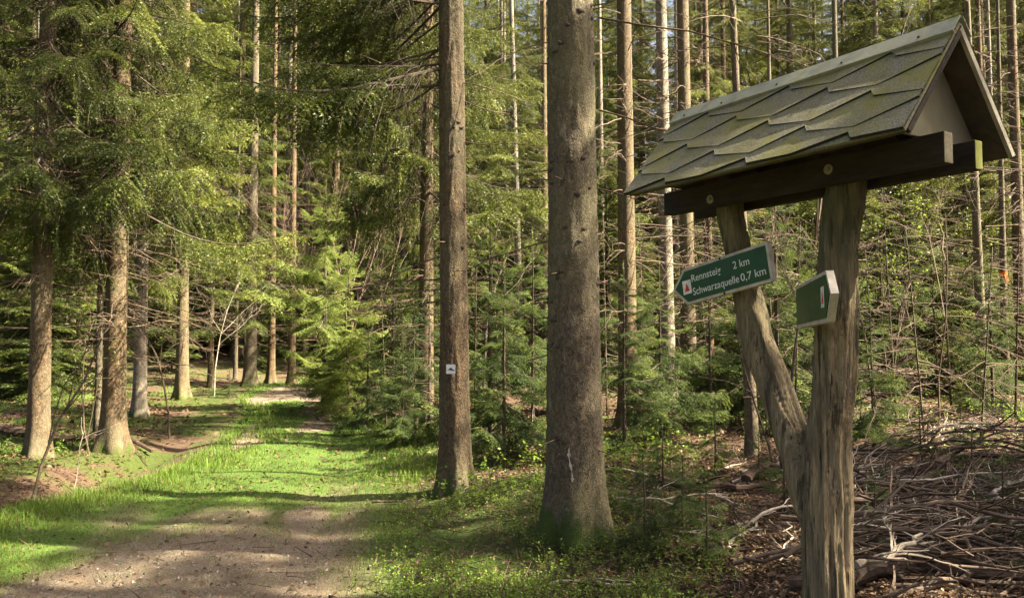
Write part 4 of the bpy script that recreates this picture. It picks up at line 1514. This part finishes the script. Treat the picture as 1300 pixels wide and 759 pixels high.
sapling("leafy_sapling", "fresh leafed sapling in the light between marked trunk and bright young spruce", "sapling", 515, 16.0, [(0.0, 0.0, 3.8, 0.024), (-0.15, 0, 3.0, 0.018), (0.15, 0, 3.2, 0.018)], ['bark_thin', 'leaf'], 73, (1, 7), 0.6, 3)
sapling("bare_sapling", "bare twiggy sapling above the roof ridge of the signpost", "sapling", 1010, 17.0, [(0.12, 0.0, 6.0, 0.05)], ['twig'], 74, None, 0.6, 3)

def dead_spruce(px, dep, H, seed, label, group):
    """a dry young spruce: thin stem with tiers of bare twiggy branches"""
    rg_ = np.random.default_rng(seed)
    x_ = at_depth(px, dep)
    o = tree("dead_young_spruce", label, "dead tree", x_, dep, group, rot=seed * 1.7)
    mb_ = MB()
    lx, ly = rg_.normal() * 0.05, rg_.normal() * 0.05
    zz_ = np.linspace(-0.1, H, 9)
    tube(mb_, [(lx * q, ly * q, q) for q in zz_], 0.004 + 0.004 * (H - zz_), 7, 0.4)
    mkobj("stem", mb_.mesh("stem", [M['bark_thin']], True), o)
    mb_ = MB()
    for _ in range(int(H * 16)):
        z_ = rg_.uniform(0.25, H)
        dead_branch(mb_, np.array([lx * z_, ly * z_, z_]), rg_.uniform(0, 6.28), rg_.uniform(0.35, 1.15) * (1.15 - 0.6 * z_ / H), rg_, 0, sub=1.2)
    mkobj("bare_branches", mb_.mesh("bare_branches", [M['twig']]), o)


for k, (px, dep, H) in enumerate(((1005, 9.2, 2.6), (1085, 12.0, 3.0), (1135, 10.6, 3.2), (1205, 11.8, 3.4), (1285, 11.4, 3.6), (905, 12.2, 3.0), (985, 14.0, 3.8), (1110, 9.6, 2.4), (1170, 9.4, 2.6), (1240, 9.2, 2.3), (1065, 10.4, 3.0), (1190, 14.0, 4.2))):
    dead_spruce(px, dep, H, 300 + k, "dry young spruce with bare twiggy branches among the thicket behind the signpost", "dry young spruces behind the signpost")
for k, (px, dep, H) in enumerate(((492, 13.6, 2.6), (528, 12.4, 2.2), (603, 14.5, 4.0), (640, 16.0, 4.6), (820, 14.0, 3.6), (770, 13.0, 3.4))):
    dead_spruce(px, dep, H, 330 + k, "dry young spruce with bare twiggy branches near the thickest and the marked trunk", "dry young spruces near the two big trunks")

# ------------------------------------------------------------------ fallen branches
def fallen(label, px, py, L, r, az_, mat, seed, nsub=5, arch=0.15, group="fallen branches on the forest floor", name="fallen_branch", cat="fallen branch", dz=0.02):
    rg = np.random.default_rng(seed)
    p = ground(px, py)
    mb = MB()
    n = 9
    tt = np.linspace(-0.5, 0.5, n + 1)
    dirv = np.array([math.cos(az_), math.sin(az_), 0])
    nv_ = np.array([-dirv[1], dirv[0], 0])
    wob = np.cumsum(rg.standard_normal(n + 1)) * 0.05 * L
    pts = []
    for t_, w_ in zip(tt, wob):
        q = p + dirv * L * t_ + nv_ * w_
        q[2] = gz(q[0], q[1]) + r * 0.8 + dz + arch * L * max(0, (0.25 - t_ * t_)) * 1.2
        pts.append(q)
    pts = np.array(pts) - p
    rad = r * (1 - 0.7 * (tt + 0.5)) + 0.002
    tn = rg.uniform(0.2, 0.9)
    tube(mb, pts, rad, 8, tn, 0, wob=0.06, rg=rg)
    for j in range(nsub):
        u = rg.uniform(0.1, 0.95)
        i = min(n - 1, int(u * n))
        c = pts[i]
        a2 = az_ + rg.choice([-1, 1]) * rg.uniform(0.4, 1.1)
        dead_branch(mb, c, a2, L * rg.uniform(0.25, 0.55), rg, 0, r0=max(0.003, rad[i] * 0.5), pitch=rg.uniform(0.0, 0.7), sub=0.6, tone=tn)
    o = mkobj(name, mb.mesh(name, [M[mat]], False), None, p)
    return tag(o, label, cat, group)


FB = [
    ("pale forked dead branch lying right of the thickest trunk", 846, 652, 0.85, 0.012, -0.5, 'twig_pale', 3, 0.25),
    ("short pale stick curling beside the foot of the thickest trunk", 795, 606, 0.5, 0.009, 2.7, 'twig_pale', 2, 0.4),
    ("pale curved branch left of the post, across the dark log", 985, 612, 0.9, 0.014, 0.25, 'twig_pale', 4, 0.25),
    ("thin pale stick lying in the bilberry at the bottom edge", 770, 742, 0.75, 0.009, 0.0, 'twig_pale', 1, 0.02),
    ("dark half-rotten log behind the brush, left of the post", 905, 626, 1.0, 0.055, -0.05, 'deadwood', 2, 0.0),
    ("dark upright-leaning dead limb behind the left fork of the post", 972, 608, 0.8, 0.05, 0.7, 'deadwood', 3, 0.3),
    ("mottled branch leaning up from the ground left of the post", 960, 680, 0.9, 0.014, 0.9, 'deadwood', 4, 0.1),
    ("long mossy log along the bottom edge right of the post", 1150, 732, 1.3, 0.045, 0.06, 'deadwood', 3, 0.0),
    ("thick dark log with a knotted end right of the post", 1130, 690, 0.8, 0.05, 0.35, 'deadwood', 4, 0.0),
    ("long pale thin branch arching over the brush pile right of the post", 1160, 605, 1.7, 0.013, -0.5, 'twig_pale', 5, 0.12),
    ("straight grey branch propped across the brush pile", 1225, 600, 1.2, 0.024, 0.8, 'deadwood', 3, 0.22),
    ("dark long log lying level at the back of the brush pile", 1200, 590, 2.4, 0.05, 0.05, 'deadwood', 5, 0.0),
    ("reddish-brown branch ending at the bottom right corner", 1255, 752, 0.9, 0.02, 0.02, 'deadwood', 4, 0.0),
    ("curved brown branch crossing the middle of the brush pile", 1190, 640, 1.3, 0.022, -0.25, 'deadwood', 6, 0.1),
    ("thin branchy dead top sticking up at the right edge", 1275, 620, 1.3, 0.018, 1.2, 'deadwood', 8, 0.3),
    ("grey branch slanting down to the post from the brush pile", 1105, 600, 1.0, 0.022, 0.5, 'deadwood', 4, 0.15),
    ("small dark twig heap on the verge beside the marked trunk", 505, 640, 0.5, 0.012, 0.2, 'deadwood', 4, 0.02),
    ("dry stick lying in the grass left of the marked trunk", 520, 610, 0.6, 0.012, -0.3, 'deadwood', 3, 0.0),
    ("old mossy log on the right edge of the far path bend", 432, 522, 1.3, 0.06, 0.9, 'deadwood', 5, 0.0),
    ("rotten log along the earth bank behind the ditch", 95, 560, 2.4, 0.08, 0.05, 'deadwood', 3, 0.0),
]
for i, (lab, px, py, L, r, a_, mt_, ns, arch) in enumerate(FB):
    fallen(lab, px, py, L, r, a_, mt_, 900 + i, ns, arch)
rg = np.random.default_rng(66)
for k in range(84):
    px, py = rg.uniform(1085, 1300), rg.uniform(560, 755)
    fallen("tangled dead branch in the brush pile right of the signpost post", px, py, rg.uniform(0.5, 1.5), rg.uniform(0.006, 0.02), rg.uniform(-0.9, 0.9), rg.choice(['deadwood', 'deadwood', 'twig', 'deadwood', 'twig', 'twig_pale']), 950 + k, rg.integers(5, 10), rg.uniform(0, 0.30), "tangled branches of the brush pile", dz=rg.uniform(0.01, 0.28))
for k in range(12):
    px, py = rg.uniform(790, 1020), rg.uniform(590, 720)
    fallen("thin dead branch on the leaf litter between thickest trunk and signpost", px, py, rg.uniform(0.4, 1.1), rg.uniform(0.005, 0.013), rg.uniform(-1.2, 1.2), rg.choice(['deadwood', 'twig', 'twig_pale']), 1000 + k, rg.integers(2, 6), rg.uniform(0, 0.3), "thin branches between the thickest trunk and the signpost")

# ------------------------------------------------------------------ ground cover (stuff)
def frustum_points(n, y0, y1, rg, pw=1.0, margin=1.08):
    """points spread so that their number per picture area stays about even"""
    iy = 1 / y1 + (1 / y0 - 1 / y1) * rg.random(n) ** pw
    y = 1 / iy
    x = rg.uniform(-0.66, 0.66, n) * y * margin
    return x, y


def blades(n, y0, y1, rg, weight, hmin, hmax, wid, name, mat, tone_fn=None, hfun=None, kind_label=None):
    x, y = frustum_points(n, y0, y1, rg)
    keep = rg.random(n) < weight(x, y)
    x, y = x[keep], y[keep]
    z = terrain(x, y)
    m_ = len(x)
    h = (hmin + (hmax - hmin) * rg.random(m_) ** 1.6)
    if hfun is not None:
        h = h * hfun(x, y)
    a = rg.uniform(0, 2 * np.pi, m_)
    w = wid * (0.6 + 0.8 * rg.random(m_)) * np.clip(y / 7, 0.7, 4)
    side = np.stack([np.cos(a), np.sin(a), np.zeros(m_)], 1) * w[:, None]
    b2 = rg.uniform(0, 2 * np.pi, m_)
    lean = np.stack([np.cos(b2), np.sin(b2), np.zeros(m_)], 1) * (h * rg.uniform(0.1, 0.75, m_))[:, None]
    p = np.stack([x, y, z - 0.01], 1)
    mid = p + lean * 0.35 + UP * (h * 0.6)[:, None]
    tip = p + lean + UP * h[:, None]
    V = np.stack([p - side, p + side, mid + side * 0.7, mid - side * 0.7, tip], 1)
    base = np.arange(m_)[:, None] * 5
    tri = (base[:, :, None] + np.array([[0, 1, 2], [0, 2, 3], [3, 2, 4]])[None]).reshape(-1, 3)
    tn = np.clip(0.45 + 0.25 * rg.standard_normal(m_) + 0.5 * (fbm(x * 1.5, y * 1.5, 71, 3) - 0.5), 0, 1)
    tn = np.where(rg.random(m_) < 0.12, 0.0, tn)
    mb = MB()
    mb.add(V.reshape(-1, 3), tri, None, np.repeat(tn, 5))
    return mb


rg = np.random.default_rng(31)
def w_grass(x, y):
    e = x - edgex(y)
    return m_grass(x, y) * (0.22 + 0.78 * sstep(0.30, 0.55, fbm(x * 2.6, y * 2.6, 81, 4))) + 0.05 * m_gravel(x, y)
def h_grass(x, y):
    e = x - edgex(y)
    u = x - pathx(y)
    verge = np.exp(-((e - 0.35) / 0.5) ** 2) + 0.9 * np.exp(-((u - 1.7) / 0.6) ** 2) * sstep(8, 9.5, y)
    return 0.55 + 1.3 * verge + 0.7 * sstep(-0.5, -2, e)
mb = blades(430000, 4.4, 34, rg, w_grass, 0.025, 0.085, 0.0026, "grass", 'grass', hfun=h_grass)
tag(mkobj("grass", mb.mesh("grass", [M['grass']])), "short bright green grass on the path and its verges", "grass", kind='stuff')
mb = blades(200000, 4.2, 30, rg, lambda x, y: m_moss(x, y) * 0.9, 0.008, 0.03, 0.0035, "moss", 'moss')
tag(mkobj("moss", mb.mesh("moss", [M['moss']])), "low green moss at the tree feet and in the ditch", "moss", kind='stuff')

# dead leaves and needles
n = 150000
x, y = frustum_points(n, 3.6, 32, rg)
u = x - pathx(y)
e = x - edgex(y)
wgt = np.where(u > 1.2, 0.06 + sstep(1.2, 2.6, u) * (0.25 + 0.75 * sstep(0.35, 0.6, fbm(x * 0.9, y * 0.9, 91, 3))), 0.10) + 0.5 * sstep(-0.6, -1.6, e)
wgt = wgt * np.where((y < 8.2) & (x < 1.0), 0.35, 1)
k = rg.random(n) < wgt
x, y = x[k], y[k]
m_ = len(x)
c = np.stack([x, y, terrain(x, y) + rg.uniform(0.0, 0.03, m_)], 1)
d = nrm(rg.standard_normal((m_, 3)) * np.array([1, 1, 0.35]))
w = nrm(np.cross(d, UP + 0.35 * rg.standard_normal((m_, 3))))
s = (rg.uniform(0.012, 0.032, m_) * np.clip(y / 8, 0.8, 2.2))[:, None]
V = np.stack([c - d * s, c + w * s * 0.55 + UP * s * 0.25, c + d * s, c - w * s * 0.55 + UP * s * 0.25], 1)
b4 = np.arange(m_)[:, None] * 4
tri = np.concatenate([b4 + np.array([[0, 1, 2]]), b4 + np.array([[0, 2, 3]])])
mb = MB()
mb.add(V.reshape(-1, 3), tri, None, np.repeat(np.where(x - pathx(y) < 1.3, np.clip(rg.normal(0.3, 0.2, m_), 0, 0.7), np.clip(rg.normal(0.5, 0.24, m_), 0, 1)), 4))
tag(mkobj("fallen_leaves", mb.mesh("fallen_leaves", [M['litter']])), "brown fallen leaves covering the forest floor", "leaf litter", kind='stuff')

# small twigs
n = 9000
x, y = frustum_points(n, 3.8, 22, rg)
u = x - pathx(y)
k = (rg.random(n) < np.where(u > 1.3, 0.9, 0.03)) | ((x - edgex(y) < -0.8) & (rg.random(n) < 0.6))
x, y = x[k], y[k]
m_ = len(x)
a = rg.uniform(0, 2 * np.pi, m_)
l = rg.uniform(0.05, 0.30, m_)
A_ = np.stack([x, y, terrain(x, y) + rg.uniform(0.005, 0.04, m_)], 1)
B_ = A_ + np.stack([np.cos(a) * l, np.sin(a) * l, rg.uniform(-0.01, 0.08, m_)], 1)
mb = MB()
prisms(mb, A_, B_, rg.uniform(0.0015, 0.005, m_), 0.0015, rg.random(m_), 0)
tag(mkobj("twig_litter", mb.mesh("twig_litter", [M['deadwood']])), "small dry twigs strewn over the forest floor", "twig litter", kind='stuff')

# gravel stones on the path
n = 42000
x, y = frustum_points(n, 4.3, 12, rg)
k = rg.random(n) < m_gravel(x, y) * 0.8 * sstep(0.25, 0.7, fbm(x * 2, y * 2, 55, 3)) + 0.015 * (np.abs(x - pathx(y)) < 2)
x, y = x[k], y[k]
m_ = len(x)
s = 0.002 + 0.015 * rg.random(m_) ** 6
oct_ = np.array([(1, 0, 0), (0, 1, 0), (-1, 0, 0), (0, -1, 0), (0, 0, 0.7), (0, 0, -0.7)], float)
V = oct_[None] * (s[:, None, None]) * (1 + 0.35 * rg.standard_normal((m_, 6, 3)))
V = V + np.stack([x, y, terrain(x, y) + s * 0.15], 1)[:, None]
T = np.array([(0, 1, 4), (1, 2, 4), (2, 3, 4), (3, 0, 4), (1, 0, 5), (2, 1, 5), (3, 2, 5), (0, 3, 5)])
mb = MB()
mb.add(V.reshape(-1, 3), (np.arange(m_)[:, None, None] * 6 + T[None]).reshape(-1, 3), None, np.repeat(rg.random(m_), 6))
tag(mkobj("gravel", mb.mesh("gravel", [M['stone']])), "grey gravel and small stones on the worn path", "gravel", kind='stuff')

# bilberry and low herbs in the foreground
def herbs(n, y0, y1, wf, rg, leaves, hmin, hmax, ls):
    x, y = frustum_points(n, y0, y1, rg)
    k = rg.random(n) < wf(x, y)
    x, y = x[k], y[k]
    m_ = len(x)
    h = rg.uniform(hmin, hmax, m_)
    b0 = np.stack([x, y, terrain(x, y)], 1)
    ln_ = rg.standard_normal((m_, 3)) * np.array([0.35, 0.35, 0]) * h[:, None]
    top = b0 + ln_ + UP * h[:, None]
    mb = MB()
    prisms(mb, b0, top, 0.0014, 0.0008, 0.5, 1)
    idx = np.repeat(np.arange(m_), leaves)
    q = len(idx)
    tpar = rg.uniform(0.3, 1.0, q)[:, None]
    c = b0[idx] + (top - b0)[idx] * tpar
    d = nrm(rg.standard_normal((q, 3)) * np.array([1, 1, 0.4]) + UP * 0.25)
    w = nrm(np.cross(d, UP + 0.5 * rg.standard_normal((q, 3))))
    s = (ls * rg.uniform(0.6, 1.4, q))[:, None]
    V = np.stack([c + d * s * 0.3, c + d * s * 1.2 + w * s * 0.55, c + d * s * 2.2, c + d * s * 1.2 - w * s * 0.55], 1)
    tn = np.clip(0.4 + 0.35 * tpar[:, 0] * rg.random(q) + 0.15 * rg.standard_normal(q), 0, 1)
    mb.add(V.reshape(-1, 3), None, np.arange(q * 4).reshape(-1, 4), np.repeat(tn, 4), 0)
    return mb


def w_bil(x, y):
    px = x / y * 1000 + 650
    a = sstep(430, 560, px) * sstep(960, 830, px) * sstep(8.4, 7.2, y + 0.6 * np.abs(x - 0.3) * (x > 0.3))
    c = sstep(0.36, 0.56, fbm(x * 1.8 + 3, y * 1.8, 61, 3))
    return np.clip(a * c, 0, 1)


mb = herbs(15000, 4.2, 9, w_bil, rg, 9, 0.04, 0.15, 0.0095)
tag(mkobj("bilberry_undergrowth", mb.mesh("bilberry_undergrowth", [M['leaf'], M['twig']])), "low bright green bilberry and herb leaves below the thick trunks", "undergrowth", kind='stuff')
mb = herbs(6000, 7, 34, lambda x, y: np.where(x - pathx(y) > 1.8, 0.65 * sstep(0.50, 0.62, fbm(x * 0.8, y * 0.8, 66, 3)), 0.25 * (x - edgex(y) < -1.5)), rg, 9, 0.06, 0.35, 0.020)
tag(mkobj("herb_undergrowth", mb.mesh("herb_undergrowth", [M['leaf'], M['twig']])), "patches of fresh green herbs on the forest floor farther back", "undergrowth", kind='stuff')
